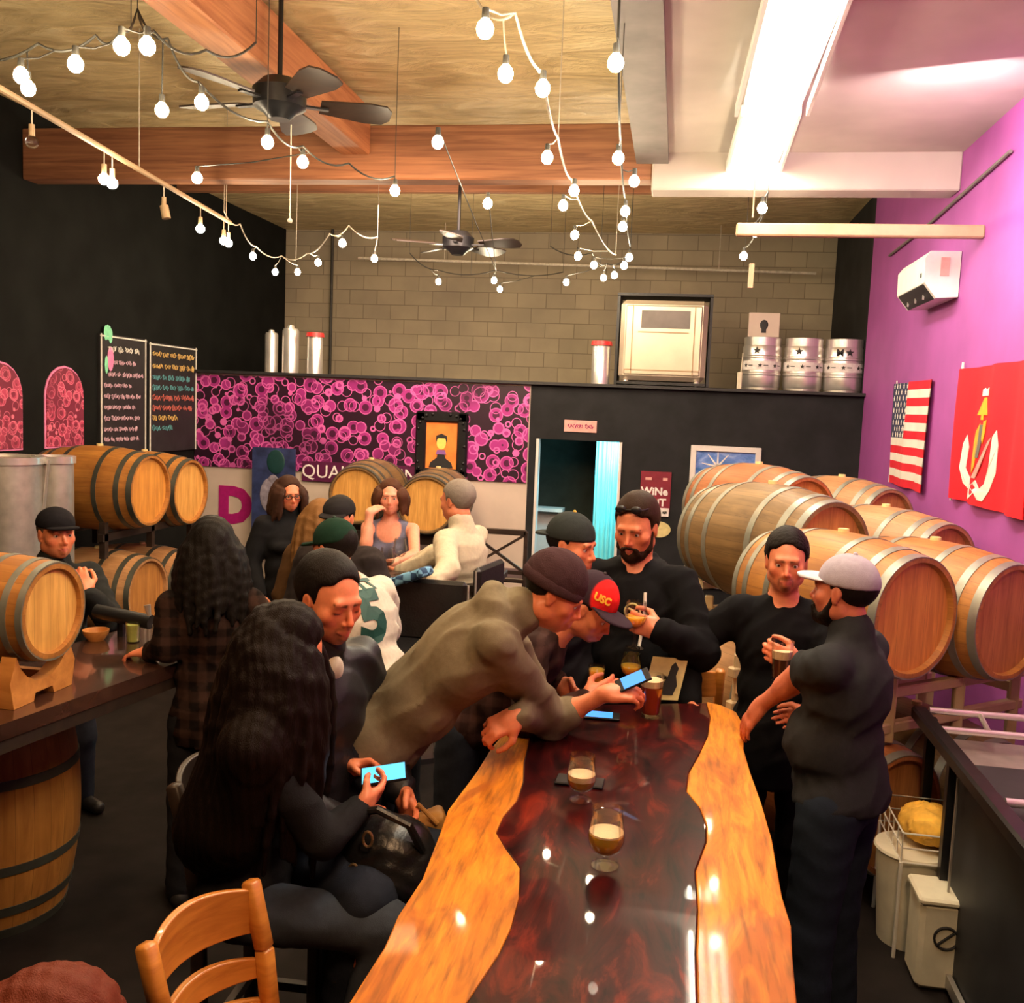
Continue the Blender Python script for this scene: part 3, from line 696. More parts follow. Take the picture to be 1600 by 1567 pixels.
    t.set(Base_Color=c, Roughness=.3, Coat_Weight=.6, Coat_Roughness=.02, Coat_IOR=1.35, Specular_IOR_Level=.05); t.bump(t.noise(t.obj((1,1,1)), 6, 2), .05, .004); M['resin_centre'] = t.m
    # painted concrete block wall
    t = NT('block_wall'); o = t.obj((1,1,1), (math.pi/2, 0, 0)); b = t.node('ShaderNodeTexBrick'); t.l.new(o, b.inputs['Vector'])
    for k_, v_ in (('Scale', 1.0), ('Mortar Size', .006), ('Brick Width', .40), ('Row Height', .20), ('Mortar Smooth', .3)): b.inputs[k_].default_value = v_
    b.inputs['Color1'].default_value = (.40,.34,.23,1); b.inputs['Color2'].default_value = (.34,.29,.20,1); b.inputs['Mortar'].default_value = (.22,.18,.12,1)
    n = t.noise(t.obj(), 1.1, 5); n2 = t.noise(t.obj(), 40, 3); c = t.mix(t.ramp(n, [(.4, (0,)*3), (.75, (.55,)*3)]), b.outputs['Color'], (.17,.14,.11)); t.set(Base_Color=c, Roughness=.85); t.bump(t.math('ADD', t.math('MULTIPLY', b.outputs['Fac'], -1), t.math('MULTIPLY', n2, .3)), .5, .006); M['block_wall'] = t.m
    # quilted insulation between the rafters
    t = NT('insulation'); n = t.noise(t.obj((1.0, 2.6, 1)), 1.6, 5, .6, dist=1.8); n2 = t.noise(t.obj(), .6, 2)
    c = t.ramp(n, [(.25, (.42,.31,.15)), (.55, (.70,.55,.29)), (.8, (.88,.77,.50))]); t.set(Base_Color=c, Roughness=.42, Metallic=.1); t.bump(n, .9, .06); M['insulation'] = t.m
    # grape mural: outlined circles in pink over dark purple
    def grapes(name, dark, fill, line, sc_=1.0):
        t = NT(name); o = t.obj((1,1,1), kind='Object'); cov = t.noise(o, 1.1*sc_, 2, .5); ring = None
        for i, (s_, off) in enumerate(((4.6, 0), (5.4, 3.3), (6.6, 7.1))):
            m = t.node('ShaderNodeMapping'); t.l.new(o, m.inputs[0]); m.inputs['Location'].default_value = (off, off*.7, off*1.3)
            v = t.node('ShaderNodeTexVoronoi', voronoi_dimensions='3D'); v.inputs['Scale'].default_value = s_*sc_; v.inputs['Randomness'].default_value = .75; t.l.new(m.outputs[0], v.inputs['Vector'])
            d = v.outputs['Distance']; r_ = t.math('LESS_THAN', t.math('ABSOLUTE', t.math('SUBTRACT', d, .41)), .026)
            ring = r_ if ring is None else t.math('MAXIMUM', ring, r_)
            if i < 2:
                k_ = t.math('LESS_THAN', d, .22); core = k_ if i == 0 else t.math('MAXIMUM', core, k_); q_ = t.math('LESS_THAN', d, .43); disc = q_ if i == 0 else t.math('MAXIMUM', disc, q_)
        c = t.mix(t.math('MULTIPLY', disc, t.ramp(cov, [(.36, (.1,)*3), (.52, (1,)*3)])), dark, fill); c = t.mix(t.math('MULTIPLY', core, .85), c, dark)
        c = t.mix(t.math('MULTIPLY', ring, t.ramp(cov, [(.30, (.15,)*3), (.50, (.95,)*3)])), c, line); t.set(Base_Color=c, Roughness=.35); M[name] = t.m
    grapes('grape_mural', (.028,.008,.022), (.42,.035,.26), (.80,.16,.52)); grapes('grape_arch', (.20,.03,.06), (.55,.07,.15), (.78,.20,.30), 1.6)
    t = NT('glass'); lw = t.node('ShaderNodeLayerWeight'); lw.inputs['Blend'].default_value = .25; tr = t.node('ShaderNodeBsdfTransparent'); tr.inputs[0].default_value = (.96,.96,.95,1); gl = t.node('ShaderNodeBsdfGlossy'); gl.inputs['Roughness'].default_value = .03
    mx = t.node('ShaderNodeMixShader'); t.l.new(t.math('MULTIPLY_ADD', lw.outputs['Fresnel'], .42, .03), mx.inputs[0]); t.l.new(tr.outputs[0], mx.inputs[1]); t.l.new(gl.outputs[0], mx.inputs[2]); t.l.new(mx.outputs[0], t.n['Material Output'].inputs[0]); M['glass'] = t.m
    for nm, c in (('beer_orange', (1.0,.50,.06)), ('beer_red', (.42,.06,.015)), ('beer_amber', (1.0,.36,.04)), ('beer_dark', (.10,.03,.015))):
        t = NT(nm); t.set(Base_Color=c, Roughness=.2, Subsurface_Weight=1.0, Subsurface_Scale=.10, Subsurface_Radius=(1.0, .75, .35), Coat_Weight=.3); M[nm] = t.m
    simple('foam', (.86,.66,.40), .8, 0, .06, 200, .5, 400)
    emis('tube_light', (1.0,.93,.74), 32, (.8,.8,.8)); emis('bulb_light', (1.0,.80,.52), 260, (.8,.8,.8)); emis('bulb_dim', (1.0,.85,.65), 9, (.8,.8,.8))
    emis('screen_blue', (.08,.36,1.0), 1.6); emis('screen_cyan', (.12,.62,.95), 1.7); emis('screen_white', (.95,.95,1.0), 2.2)
    simple('cord_dark', (.03,.028,.022), .6, 0, .2, 30); simple('cord_pale', (.55,.50,.40), .5, 0, .2, 30)
    simple('red_plastic', (.55,.03,.03), .35, 0, .1, 20); simple('jersey_green', (.01,.07,.06), .6); simple('print_black', (.015,.015,.017), .6); simple('print_white', (.85,.82,.8), .6)
    simple('gold_print', (.85,.45,.03), .5); simple('flag_red', (.72,.01,.03), .75, 0, .08, 6, .2, 200); simple('flag_white', (.82,.78,.72), .75, 0, .05, 6, .2, 200); simple('flag_blue', (.035,.04,.10), .75, 0, .1, 6); simple('marine_red', (.86,.005,.02), .7, 0, .06, 5, .2, 200)
    simple('letter_purple', (.42,.01,.18), .5); simple('sign_purple', (.10,.012,.06), .4); simple('poster_red', (.22,.015,.035), .4); simple('sign_pink', (.72,.38,.34), .5); simple('oval_yellow', (.72,.62,.28), .5)
    simple('chalk', (.60,.40,.50), .9, 0, .3, 60); simple('chalk_green', (.25,.75,.45), .9); simple('chalk_pink', (.85,.25,.50), .9); simple('chalk_gold', (.62,.42,.14), .9); simple('chalk_teal', (.10,.32,.36), .9); simple('chalk_red', (.55,.14,.12), .9); simple('chalk_white', (.8,.8,.74), .9)
    simple('art_orange', (.92,.24,.04), .5, 0, .25, 6); simple('art_yellow', (.85,.70,.15), .6); simple('art_violet', (.25,.10,.35), .6)
    t = NT('art_blue'); n = t.noise(t.obj((1.5,1,3)), 2.5, 4, .6, dist=1.5); t.set(Base_Color=t.ramp(n, [(.3, (.03,.16,.50)), (.5, (.16,.30,.75)), (.75, (.45,.60,.90))]), Roughness=.3); M['art_blue'] = t.m
    simple('art_pink', (.60,.14,.30), .5, 0, .35, 9); simple('poster_blue', (.03,.045,.13), .4, 0, .5, 7); simple('poster_green', (.01,.05,.05), .4); simple('poster_grey', (.28,.26,.33), .5, 0, .4, 15)
    simple('curtain_cyan', (.25,.80,.85), .7, 0, .05, 5); simple('room_green', (.045,.065,.05), .6, 0, .3, 4); simple('bag_leather', (.010,.010,.011), .28, 0, .3, 20, .4, 90); simple('brass', (.75,.50,.25), .3, .9)
    simple('yellow_cloth', (.80,.42,.05), .8, 0, .35, 14, .4, 30); simple('tan_leather', (.45,.22,.05), .5, 0, .2, 12); simple('white_cushion', (.55,.48,.40), .8)
    t = NT('blue_check'); ck = t.node('ShaderNodeTexChecker'); ck.inputs['Scale'].default_value = 22; t.l.new(t.obj(), ck.inputs[0]); ck.inputs[1].default_value = (.02,.06,.14,1); ck.inputs[2].default_value = (.16,.38,.60,1); t.set(Base_Color=ck.outputs[0], Roughness=.85); M['blue_check'] = t.m
mats()
SCR = np.random.RandomState(5)
def scribble(g, o, X, Y, width, h, r=.004):      # a line of chalk handwriting too small to read
    o, X, Y = [np.array(q, float) for q in (o, X, Y)]; x = 0
    while x < width-.02:
        n = SCR.randint(2, 6); L = min(width-x, n*h*.55); pts = []
        for k in range(n*4+1):
            t = k/(n*4); pts.append(o+X*(x+L*t+.18*h*math.sin(k*2.1))+Y*h*(.5*math.sin(k*1.57+SCR.rand())*(.5+.5*SCR.rand())))
        g.tube(pts, r, 4); x += L+h*.45
# ---------------------------------------------------------------- shell
YB, YW = 10.6, 13.2
XR = P(1350, 625, YB)[0]; XL = P(305, 570, YB)[0]; ZP = 2.50; Y0 = -1.6
ZC = 4.62; ZG = 4.20
def slab(name, x0, x1, y0, y1, z0, z1, mat, lab=None):
    return struct(G().box(((x0+x1)/2, (y0+y1)/2, (z0+z1)/2), (x1-x0, y1-y0, z1-z0)).build(name, M[mat], loc=((x0+x1)/2, (y0+y1)/2, z0), smooth=False))
slab('floor', XL-.1, XR+.1, Y0, YW, -.1, 0, 'floor_mat')
slab('ceiling', XL-.1, XR+.1, Y0, YW, ZC, ZC+.1, 'insulation')
slab('wall_back', XL-.1, XR+.1, YW, YW+.15, 0, ZC, 'block_wall')
slab('wall_left', XL-.15, XL, Y0, YW, 0, ZC, 'left_black')
slab('wall_right', XR, XR+.15, Y0, YB+.12, 0, ZC, 'purple_wall')
slab('wall_right', XR, XR+.15, YB+.12, YW, 0, ZC, 'black_wall')
slab('wall_front', XL-.1, XR+.1, Y0-.15, Y0, 0, ZC, 'left_black')
# lowered plaster ceiling on the right, the boxed duct at its edge, the beams
xd = PZ(1008, 120, 4.16)[0]
slab('ceiling', xd+.1, XR, Y0, 7.55, ZG, ZG+.08, 'ceil_grey')
slab('trim_1', xd-.12, xd+.12, Y0, 7.55, 4.12, ZC, 'duct_grey')
G_ = G().box(((XL+xd)/2, 7.68, 4.22), (xd-XL, .20, .42), bev=.01); struct(G_.build('trim_2', M['glulam'], loc=((XL+xd)/2, 7.68, 4.0)))
G_ = G().box(((XR+xd)/2, 7.68, 4.10), (XR-xd, .26, .34), bev=.01); struct(G_.build('trim_3', M['ceil_grey'], loc=((XR+xd)/2, 7.68, 3.93)))
bx = PZ(330, 60, 4.2)[0]
G_ = G().box((bx, 3.0, 4.38), (.24, 9.15, .36), bev=.01); struct(G_.build('trim_4', M['beam_wood'], loc=(bx, 3.0, 4.2)))
for i, yy in enumerate((5.1, 10.2)):
    G_ = G().box(((XL+xd)/2, yy, ZC-.07), (xd-XL if i == 0 else XR-XL, .09, .14)); struct(G_.build('trim_%d' % (5+i), M['glulam'], loc=((XL+xd)/2, yy, ZC-.14)))
# partition: mural side (left) and black side with a doorway (right)
xm = P(828, 650, YB)[0]; xa, xb = P(838, 700, YB)[0], P(972, 700, YB)[0]; zd = P(900, 688, YB)[2]; zw = P(700, 748, YB)[2]
struct(G().box(((XL+xm)/2, YB+.06, (ZP)/2), (xm-XL, .12, ZP)).build('wall_partition', M['white_band'], loc=((XL+xm)/2, YB, 0), smooth=False))
g = G(); g.box(((xm+xa)/2, YB+.06, ZP/2), (xa-xm, .12, ZP)); g.box(((xa+xb)/2, YB+.06, (ZP+zd)/2), (xb-xa, .12, ZP-zd)); g.box(((xb+XR)/2, YB+.06, ZP/2), (XR-xb, .12, ZP))
struct(g.build('wall_partition', M['black_wall'], loc=((xm+XR)/2, YB, 0), smooth=False))
slab('ceiling', XL, XR, YB+.12, YW, ZP-.1, ZP, 'black_wall')
g = G().box(((XL+XR)/2, YB-.02, ZP+.015), (XR-XL, .12, .035), bev=.004); struct(g.build('trim_7', M['black_paint'], loc=((XL+XR)/2, YB, ZP)))
mur = G().box(((XL+xm)/2+.0, YB-.012, (zw+ZP)/2-.01), (xm-XL-.02, .02, ZP-zw-.02)).build('wall_mural', M['grape_mural'], loc=((XL+xm)/2, YB, zw), smooth=False)
tag(mur, 'long pink and black mural of outlined grape bunches along the back partition', 'mural')
# doorway with a lit back room
d = struct(G().box((xa+.015, YB+.05, zd/2), (.03, .15, zd)).box((xb-.015, YB+.05, zd/2), (.03, .15, zd)).build('door_1', M['white_paint'], loc=((xa+xb)/2, YB, 0)))
slab('wall_room', xa-.9, xa-.85, YB+.12, YW-.6, 0, ZP-.1, 'room_green'); slab('wall_room', xb+.35, xb+.4, YB+.12, YW-.6, 0, ZP-.1, 'room_green'); slab('wall_room', xa-.9, xb+.4, YW-.65, YW-.6, 0, ZP-.1, 'room_green')
cx0 = P(927, 800, YB+.5)[0]
v = []; g = G(); n = 60; x1 = xb+.2
for i in range(n+1):
    x = cx0+(x1-cx0)*i/n; yy = YB+.5+.018*math.sin(i*1.1)
    v += [(x, yy, .0), (x, yy, ZP-.1), (x, yy+.012, ZP-.1), (x, yy+.012, .0)]
f = [(a*4+k, a*4+(k+1) % 4, a*4+4+(k+1) % 4, a*4+4+k) for a in range(n) for k in range(4)]+[(0, 1, 2, 3)]
tag(link_mesh('curtain', v, f, M['curtain_cyan'], loc=((cx0+x1)/2, YB+.5, .05)), 'bright cyan curtain hanging inside the doorway of the back room', 'curtain')
shl = P(852, 795, YB+1.0)
tag(G().box(shl, (.45, .25, .04)).box(shl+[0, .06, -shl[2]/2], (.40, .05, shl[2]-.04), mi=0).build('shelf', M['white_paint'], loc=(shl[0], shl[1], 0)), 'white shelf inside the dark back room, seen through the doorway', 'shelf')
l = bpy.data.lights.new('back_room_light', 'AREA'); l.energy = 26; l.color = (.35, .9, 1.0); l.size = .35; o = bpy.data.objects.new('back_room_light', l); COL.objects.link(o); o.location = (xb-.1, YB+.2, zd-.35+.3); o.rotation_euler = (math.radians(35), 0, 0)
def flat_on_wall(name, px, py, w, h, mat, lab, cat, t=.012, y=YB):
    c = P(px, py, y); return tag(G().box((c[0], y-t/2-.002, c[2]), (w, t, h), bev=.002).build(name, M[mat], loc=(c[0], y, c[2]-h/2)), lab, cat), c
X1, Z1 = (1, 0, 0), (0, 0, 1)
def txt_child(name, parent, txt, size, o, X, Y, mat, **k): return put_text(G(), txt, size, o, X, Y, **k).build(name, M[mat], parent, smooth=False)
# sign over the door, poster, sticker
o, c = flat_on_wall('sign', 907, 666, .36, .13, 'sign_pink', 'small pink rectangular sign above the doorway', 'sign'); g = G(); scribble(g, (c[0]-.14, YB-.017, c[2]), X1, Z1, .28, .06, .004); g.build('lettering', M['letter_purple'], o)
o, c = flat_on_wall('poster', 1024, 768, .33, .44, 'poster_red', 'dark red WiNe BiT poster on the black wall right of the doorway', 'poster')
g = G(); put_text(g, 'WiNe', .115, (c[0]-.01, YB-.016, c[2]+.0), X1, Z1, bold=.004); put_text(g, 'BiT', .115, (c[0]+.04, YB-.016, c[2]-.12), X1, Z1, bold=.004); g.build('lettering', M['print_white'], o, smooth=False)
G().box((c[0]-.08, YB-.016, c[2]+.14), (.07, .003, .03)).box((c[0]+.10, YB-.016, c[2]+.14), (.05, .003, .03)).build('emblem', M['sign_pink'], o)
o, c = flat_on_wall('label_card', 1034, 800, .15, .09, 'print_white', 'small white card under the red poster', 'card', t=.03); g = G(); scribble(g, (c[0]-.055, YB-.034, c[2]), X1, Z1, .11, .04, .003); g.build('lettering', M['print_black'], o)
c = P(1029, 827, YB); tag(G().lathe([(.0001, 0), (.13, 0), (.13, .012), (.0001, .012)], 40, (0, 0, 0), None).build('sticker', M['oval_yellow'], loc=(0, 0, 0)), 'pale yellow oval plaque beside the bearded man on the black wall', 'plaque')
o = COL.objects['sticker']; o.location = (c[0], YB-.001, c[2]); o.rotation_euler = (math.pi/2, 0, 0); o.scale = (1, .68, 1)
# framed blue picture
c0 = P(1080, 695, YB); c1 = P(1190, 695, YB); ww = c1[0]-c0[0]; hh = 1.55; cx = (c0[0]+c1[0])/2; zt = c0[2]; root = empty('picture', (cx, YB, zt-hh), 'tall white-framed picture, blue above and pink below, left of the barrel stack', 'picture')
g = G()
for a, b, s1, s2 in ((-ww/2+.03, 0, .06, hh), (ww/2-.03, 0, .06, hh)): g.box((cx+a, YB-.025, zt-hh/2), (s1, .05, s2), bev=.006)
for zz in (zt-.03, zt-hh+.03, zt-hh*.5): g.box((cx, YB-.025, zz), (ww-.1, .05, .06), bev=.006)
g.build('frame', M['white_paint'], root); G().box((cx, YB-.012, zt-hh*.25), (ww-.1, .02, hh*.48)).build('print', M['art_blue'], root); G().box((cx, YB-.012, zt-hh*.75), (ww-.1, .02, hh*.48)).build('print', M['art_pink'], root)
g = G()
for i in range(9):
    a = i*.7; g.plate([(-.012, 0), (.012, 0), (.004, .17), (-.004, .17)], 0, .003, ((cx-.08, YB-.024, zt-.22), (math.cos(a), 0, -math.sin(a)), (math.sin(a), 0, math.cos(a)), (0, -1, 0)))
g.build('starburst', M['print_white'], root)
# art frame on the mural (plain stand-in portrait)
p0, p1 = P(648, 640, YB), P(735, 752, YB); cx, cz = (p0[0]+p1[0])/2, (p0[2]+p1[2])/2; w_, h_ = .60, .76
root = empty('framed_painting', (cx, YB, cz-h_/2), 'orange portrait in a wide black ornate frame on the grape mural', 'painting'); yy = YB-.03; g = G()
for sx in (-1, 1): g.box((cx+sx*(w_/2-.06), yy-.025, cz), (.12, .06, h_), bev=.02); g.box((cx, yy-.025, cz+sx*(h_/2-.06)), (w_, .06, .12), bev=.02)
for i in range(22):
    a = 2*math.pi*i/22; g.ball((cx+.27*math.copysign(abs(math.cos(a))**.5, math.cos(a)), yy-.06, cz+.35*math.copysign(abs(math.sin(a))**.5, math.sin(a))), .018, 8)
g.build('frame', M['black_metal'], root); G().box((cx, yy-.01, cz), (.38, .02, .54)).build('canvas', M['art_orange'], root)
yf = yy-.024
g = G(); F0 = ((cx, yf, cz), X1, Z1, (0, -1, 0)); g.plate([(-.14, -.25), (.14, -.25), (.12, -.19), (.05, -.14), (.03, -.05), (-.03, -.05), (-.05, -.14), (-.12, -.19)], 0, .004, F0); g.build('figure', M['print_black'], root)
g = G().lathe([(.0001, 0), (.055, 0), (.055, .004), (.0001, .004)], 24, (cx, yf+.002, cz+.03), np.array([[1, 0, 0], [0, 0, -1], [0, 1.35, 0]])); g.build('face', M['art_yellow'], root)
g = G().plate([(-.065, .03), (-.06, .11), (0, .135), (.06, .11), (.065, .03), (.045, .085), (-.045, .085)], 0, .007, F0); g.build('hair', M['print_black'], root)
g = G().plate([(-.06, -.10), (.06, -.10), (.045, -.05), (-.045, -.05)], .004, .008, F0); g.build('collar', M['art_violet'], root)
# QUALITY WINE strip, D letter, blue poster
a, b = P(474, 735, YB), P(660, 745, YB); o = tag(G().box(((a[0]+b[0])/2, YB-.03, a[2]+.0), (b[0]-a[0], .015, .23)).build('sign', M['sign_purple'], loc=((a[0]+b[0])/2, YB, a[2]-.11), smooth=False), 'long dark purple QUALITY WINE sign along the foot of the mural', 'sign')
txt_child('lettering', o, 'QUALITY WINE', .215, ((a[0]+b[0])/2+.03, YB-.041, a[2]-.005), X1, Z1, 'print_white')
c = P(367, 792, YB); o = tag(put_text(G(), 'D', .56, (c[0], YB-.004, c[2]), X1, Z1, bold=.035, ext=.003).build('letter', M['letter_purple'], loc=(c[0], YB, c[2]-.2), smooth=False), 'big purple letter D on the white band below the mural', 'letter')
a, b = P(395, 698, YB-.15), P(462, 698, YB-.15); hh = 1.25; root = empty('standing_poster', ((a[0]+b[0])/2, YB-.15, a[2]-hh), 'dark blue poster with a pale figure, standing left of the QUALITY WINE sign', 'poster')
cx = (a[0]+b[0])/2; zt = a[2]; G().box((cx, YB-.15, zt-hh/2), (b[0]-a[0], .02, hh)).build('board', M['poster_blue'], root); [G().bar((cx+q, YB-.13, 0), (cx+q, YB-.13, zt-hh+.05), .03, .02, (1, 0, 0)).build('leg', M['black_metal'], root) for q in (-.2, .2)]
G().ball((cx+.03, YB-.165, zt-.16), (.11, .008, .14), 20).build('print', M['poster_green'], root); G().ball((cx-.04, YB-.165, zt-.55), (.12, .008, .20), 20).ball((cx-.0, YB-.165, zt-.37), (.06, .008, .06), 16).build('figure', M['poster_grey'], root)
# arched grape panels on the left wall
for px, which in ((100, 'pink arched grape panel on the black left wall, beside the chalkboards'), (-2, 'pink arched grape panel cut by the left edge of the photo')):
    c = PX(px, 640, XL); w_ = .27; zb, zt = 1.72, 2.42; pts = [(-w_, zb), (w_, zb), (w_, zt-.25)]+[(w_*math.cos(t), zt-.25+.27*math.sin(t)) for t in np.linspace(.2, math.pi-.2, 9)]+[(-w_, zt-.25)]
    o = G().plate(pts, 0, .02, ((XL+.001, c[1], 0), (0, 1, 0), (0, 0, 1), (1, 0, 0))).build('arched_panel', M['grape_arch'], loc=(XL, c[1], zb)); tag(o, which, 'wall panel')
    pts2 = [(p[0]*1.07, (p[1]-2.07)*1.05+2.07) for p in pts]; G().plate(pts2, 0, .008, ((XL+.0, c[1], 0), (0, 1, 0), (0, 0, 1), (1, 0, 0))).build('border', M['chalk_pink'], o)
# chalkboards
def chalk(y0, y1, zb, zt, lab, rows, frame_mat, deco):
    cy = (y0+y1)/2; root = empty('chalkboard', (XL, cy, zb), lab, 'chalkboard'); w_ = y1-y0
    G().box((XL+.015, cy, (zb+zt)/2), (.03, w_, zt-zb)).build('board', M['black_paint'], root)
    g = G()
    for yy in (y0+.015, y1-.015): g.bar((XL+.034, yy, zb), (XL+.034, yy, zt), .012, .01, (1, 0, 0))
    g.bar((XL+.034, y0, zt-.02), (XL+.034, y1, zt-.02), .014, .01, (1, 0, 0)); g.build('border', M[frame_mat], root)
    gs = {}
    for (k, z, s, m) in rows: scribble(gs.setdefault(m, G()), (XL+.034, y0+.06+(.07 if deco and z > 2.3 else 0), z), (0, 1, 0), (0, 0, 1), (w_-.14)*k-(.06 if deco and z > 2.3 else 0), s*.55, .0055)
    for m, g in gs.items(): g.build('writing', M[m], root, smooth=False)
    if deco:
        c0 = np.array((XL+.036, y0+.12, zt-.10)); g = G()
        for t in (-.5, .0, .5, 1.0): g.ball(c0+[0, .06*math.sin(t), .05+.07*math.cos(t)], (.004, .035, .075), 12)
        g.ball(c0+[0, -.02, -.20], (.004, .03, .09), 12); g.build('drawing', M['chalk_green'], root); G().ball(c0+[0, .05, -.14], (.004, .055, .12), 14).build('drawing', M['chalk_pink'], root)
ya, yb_, yc, yd = [PX(x, 600, XL)[1] for x in (152, 224, 229, 303)]
Z9 = (2.66, 2.53, 2.41, 2.30, 2.19, 2.08, 1.97, 1.86, 1.76)
chalk(ya, yb_, 1.62, 2.80, 'chalkboard with pink handwriting and a flower drawing in its corner', [(w, z, sz, 'chalk_white' if i == 0 else 'chalk') for i, (w, z, sz) in enumerate(zip((.9, .8, 1, .7, .95, .8, 1, .85, .9), Z9, (.15, .11, .11, .10, .11, .10, .11, .10, .10)))], 'chalk_white', True)
chalk(yc, yd, 1.60, 2.78, 'chalkboard with multicoloured lettering, next to the grape mural', [(w, z, .14, m) for w, z, m in zip((1, 1, .9, 1, 1, .95, .6, .5), Z9, ('chalk_gold', 'chalk_gold', 'chalk_teal', 'chalk_teal', 'chalk_red', 'chalk_red', 'chalk_gold', 'chalk_teal'))], 'chalk_white', False)
# ---------------------------------------------------------------- barrels
def make_barrel(wood_, head_, label, group, L=.95, Rb=.35, Rh=.29, hoop='hoop', bung=True):
    root = empty('barrel', (0, 0, 0), label, 'barrel', group); h = L/2
    Rz = lambda z: Rh+(Rb-Rh)*(1-(z/h)**2)
    zs = np.linspace(-h, h, 25); pr = [(Rh-.03, -h+.035), (Rh-.022, -h)]+[(Rz(z), z) for z in zs]+[(Rh-.022, h), (Rh-.03, h-.035)]
    g = G(); g.lathe(pr, 48); g.f = [q for q in g.f if len(q) == 4]; g.m = [0]*len(g.f); g.build('staves', M[wood_], root, angle=50)
    k = L/.95
    for sg in (-1, 1):
        g = G().lathe([(.0001, sg*(h-.045*k)), (Rh-.026, sg*(h-.045*k)), (Rh-.026, sg*(h-.03*k)), (.0001, sg*(h-.03*k))], 48); g.build('head', M[head_], root)
        for (a, wd) in ((.455, .04), (.355, .04), (.175, .038)):
            z0, z1 = (a-wd/2)*k, (a+wd/2)*k; e = .004; G().lathe([(Rz(z0)-.004, sg*z0), (Rz(z0)+e, sg*z0), (Rz(z1)+e, sg*z1), (Rz(z1)-.004, sg*z1)], 48, ring=True).build('hoop', M[hoop], root, angle=50)
    if bung: G().lathe([(.0001, -.02), (.030, -.02), (.026, .018), (.0001, .018)], 16, (Rb-.002, 0, 0), np.array([[0, 0, 1], [0, 1, 0], [-1, 0, 0]])).build('bung', M['oval_yellow'], root)
    return root
def place(o, loc, R, label=None, group=None):
    o.location = tuple(loc); o.rotation_mode = 'QUATERNION'; o.rotation_quaternion = quat_of(R)
    if label: o['label'] = label
    if group: o['group'] = group
    return o
def barrel_at(c, az, wood_, head_, label, group, **k):
    return place(make_barrel(wood_, head_, label, group, **k), c, yz_rot(az))
AZ = 141   # heads look toward the room, turned to the right
RG = 'wine barrels racked along the right wall'; LG = 'wine barrels racked by the left wall'
dirv = np.array([math.sin(math.radians(AZ)), math.cos(math.radians(AZ)), 0])
def from_head(px, py, Y, L=.95): return P(px, py, Y)-dirv*(L/2-.02)
SM = dict(L=.90, Rb=.333, Rh=.276)
barrel_at(from_head(1427, 965, 4.5, .9), AZ, 'oak_gold', 'head_orange', 'big barrel with a bright orange head right behind the man in the grey cap', RG, **SM)
barrel_at(from_head(1576, 972, 4.82, .9), AZ, 'oak_gold', 'head_brown', 'orange barrel cut by the right edge, under the red flag', RG, **SM)
barrel_at(from_head(1296, 868, 5.35), AZ, 'oak_grey', 'head_brown', 'weathered grey-brown barrel behind the head of the man in black', RG, hoop='hoop')
barrel_at(from_head(1255, 812, 6.75), AZ, 'oak_red', 'head_brown', 'reddish barrel at the far left top of the stack, in front of the blue picture', RG)
barrel_at(from_head(1474, 893, 6.15), AZ, 'oak_pale', 'head_brown', 'pale barrel under the striped flag, its dark head half hidden', RG)
barrel_at(from_head(1385, 825, 7.5), AZ, 'oak_pale', 'head_brown', 'smaller looking pale barrel at the back of the stack, against the purple wall', RG)
b = from_head(1427, 967, 4.5, .9)+[0, .1, 0]; barrel_at((b[0], b[1], .42), AZ, 'oak_red', 'head_brown', 'dark barrel on the floor under the rack, behind the white wire basket', RG)
b = from_head(1296, 868, 5.35); barrel_at((b[0]-.02, b[1], .66), AZ, 'oak_pale', 'head_orange', 'lower barrel between the bearded man and the man in black', RG)
b = from_head(1576, 972, 4.82, .9)+[0, .1, 0]; barrel_at((b[0], b[1], .42), AZ, 'oak_grey', 'head_brown', 'dark barrel on the floor behind the black counter', RG)
def rack(c, az, z, label, w=1.5):
    a = math.radians(az); dd = np.array([math.sin(a), math.cos(a), 0]); rr = np.array([math.cos(a), -math.sin(a), 0]); c = np.array([c[0], c[1], 0]); root = empty('barrel_rack', c, label, 'rack', 'steel barrel racks')
    for s in (-1, 1):
        g = G(); e = c+dd*s*.27
        for zz in (z, z-.17): g.bar(e-rr*w/2+[0, 0, zz], e+rr*w/2+[0, 0, zz], .05, .05, bev=.006)
        for t in (-.5, -.18, .18, .5): g.bar(e+rr*w*t*.93+[0, 0, z-.24], e+rr*w*t*.93+[0, 0, z+.09], .05, .05, (1, 0, 0), bev=.006)
        g.build('rail', M['rack_beige'], root)
    g = G()
    for t in (-.5, .5):
        e = c+rr*w*t*.93; g.bar(e-dd*.27+[0, 0, z-.08], e+dd*.27+[0, 0, z-.08], .05, .05)
    g.build('crossbar', M['rack_beige'], root)
    for s in (-1, 1):
        for t in (-.5, .5): G().bar(c+dd*s*.27+rr*w*t*.93+[0, 0, 0], c+dd*s*.27+rr*w*t*.93+[0, 0, z-.24], .045, .045, (1, 0, 0)).build('leg', M['rack_beige'], root)
    return root
b = (from_head(1427, 967, 4.5, .9)+from_head(1576, 972, 4.82, .9))/2; rack(b, AZ, b[2]-.355, 'beige steel rack holding the big orange-headed barrels')
b = (from_head(1296, 868, 5.35)+from_head(1474, 893, 6.15))/2; rack(b, AZ, b[2]-.37, 'beige steel rack under the middle row of barrels')
b = (from_head(1255, 812, 6.75)+from_head(1385, 825, 7.5))/2; rack(b, AZ, b[2]-.37, 'beige steel rack under the rear row of barrels')
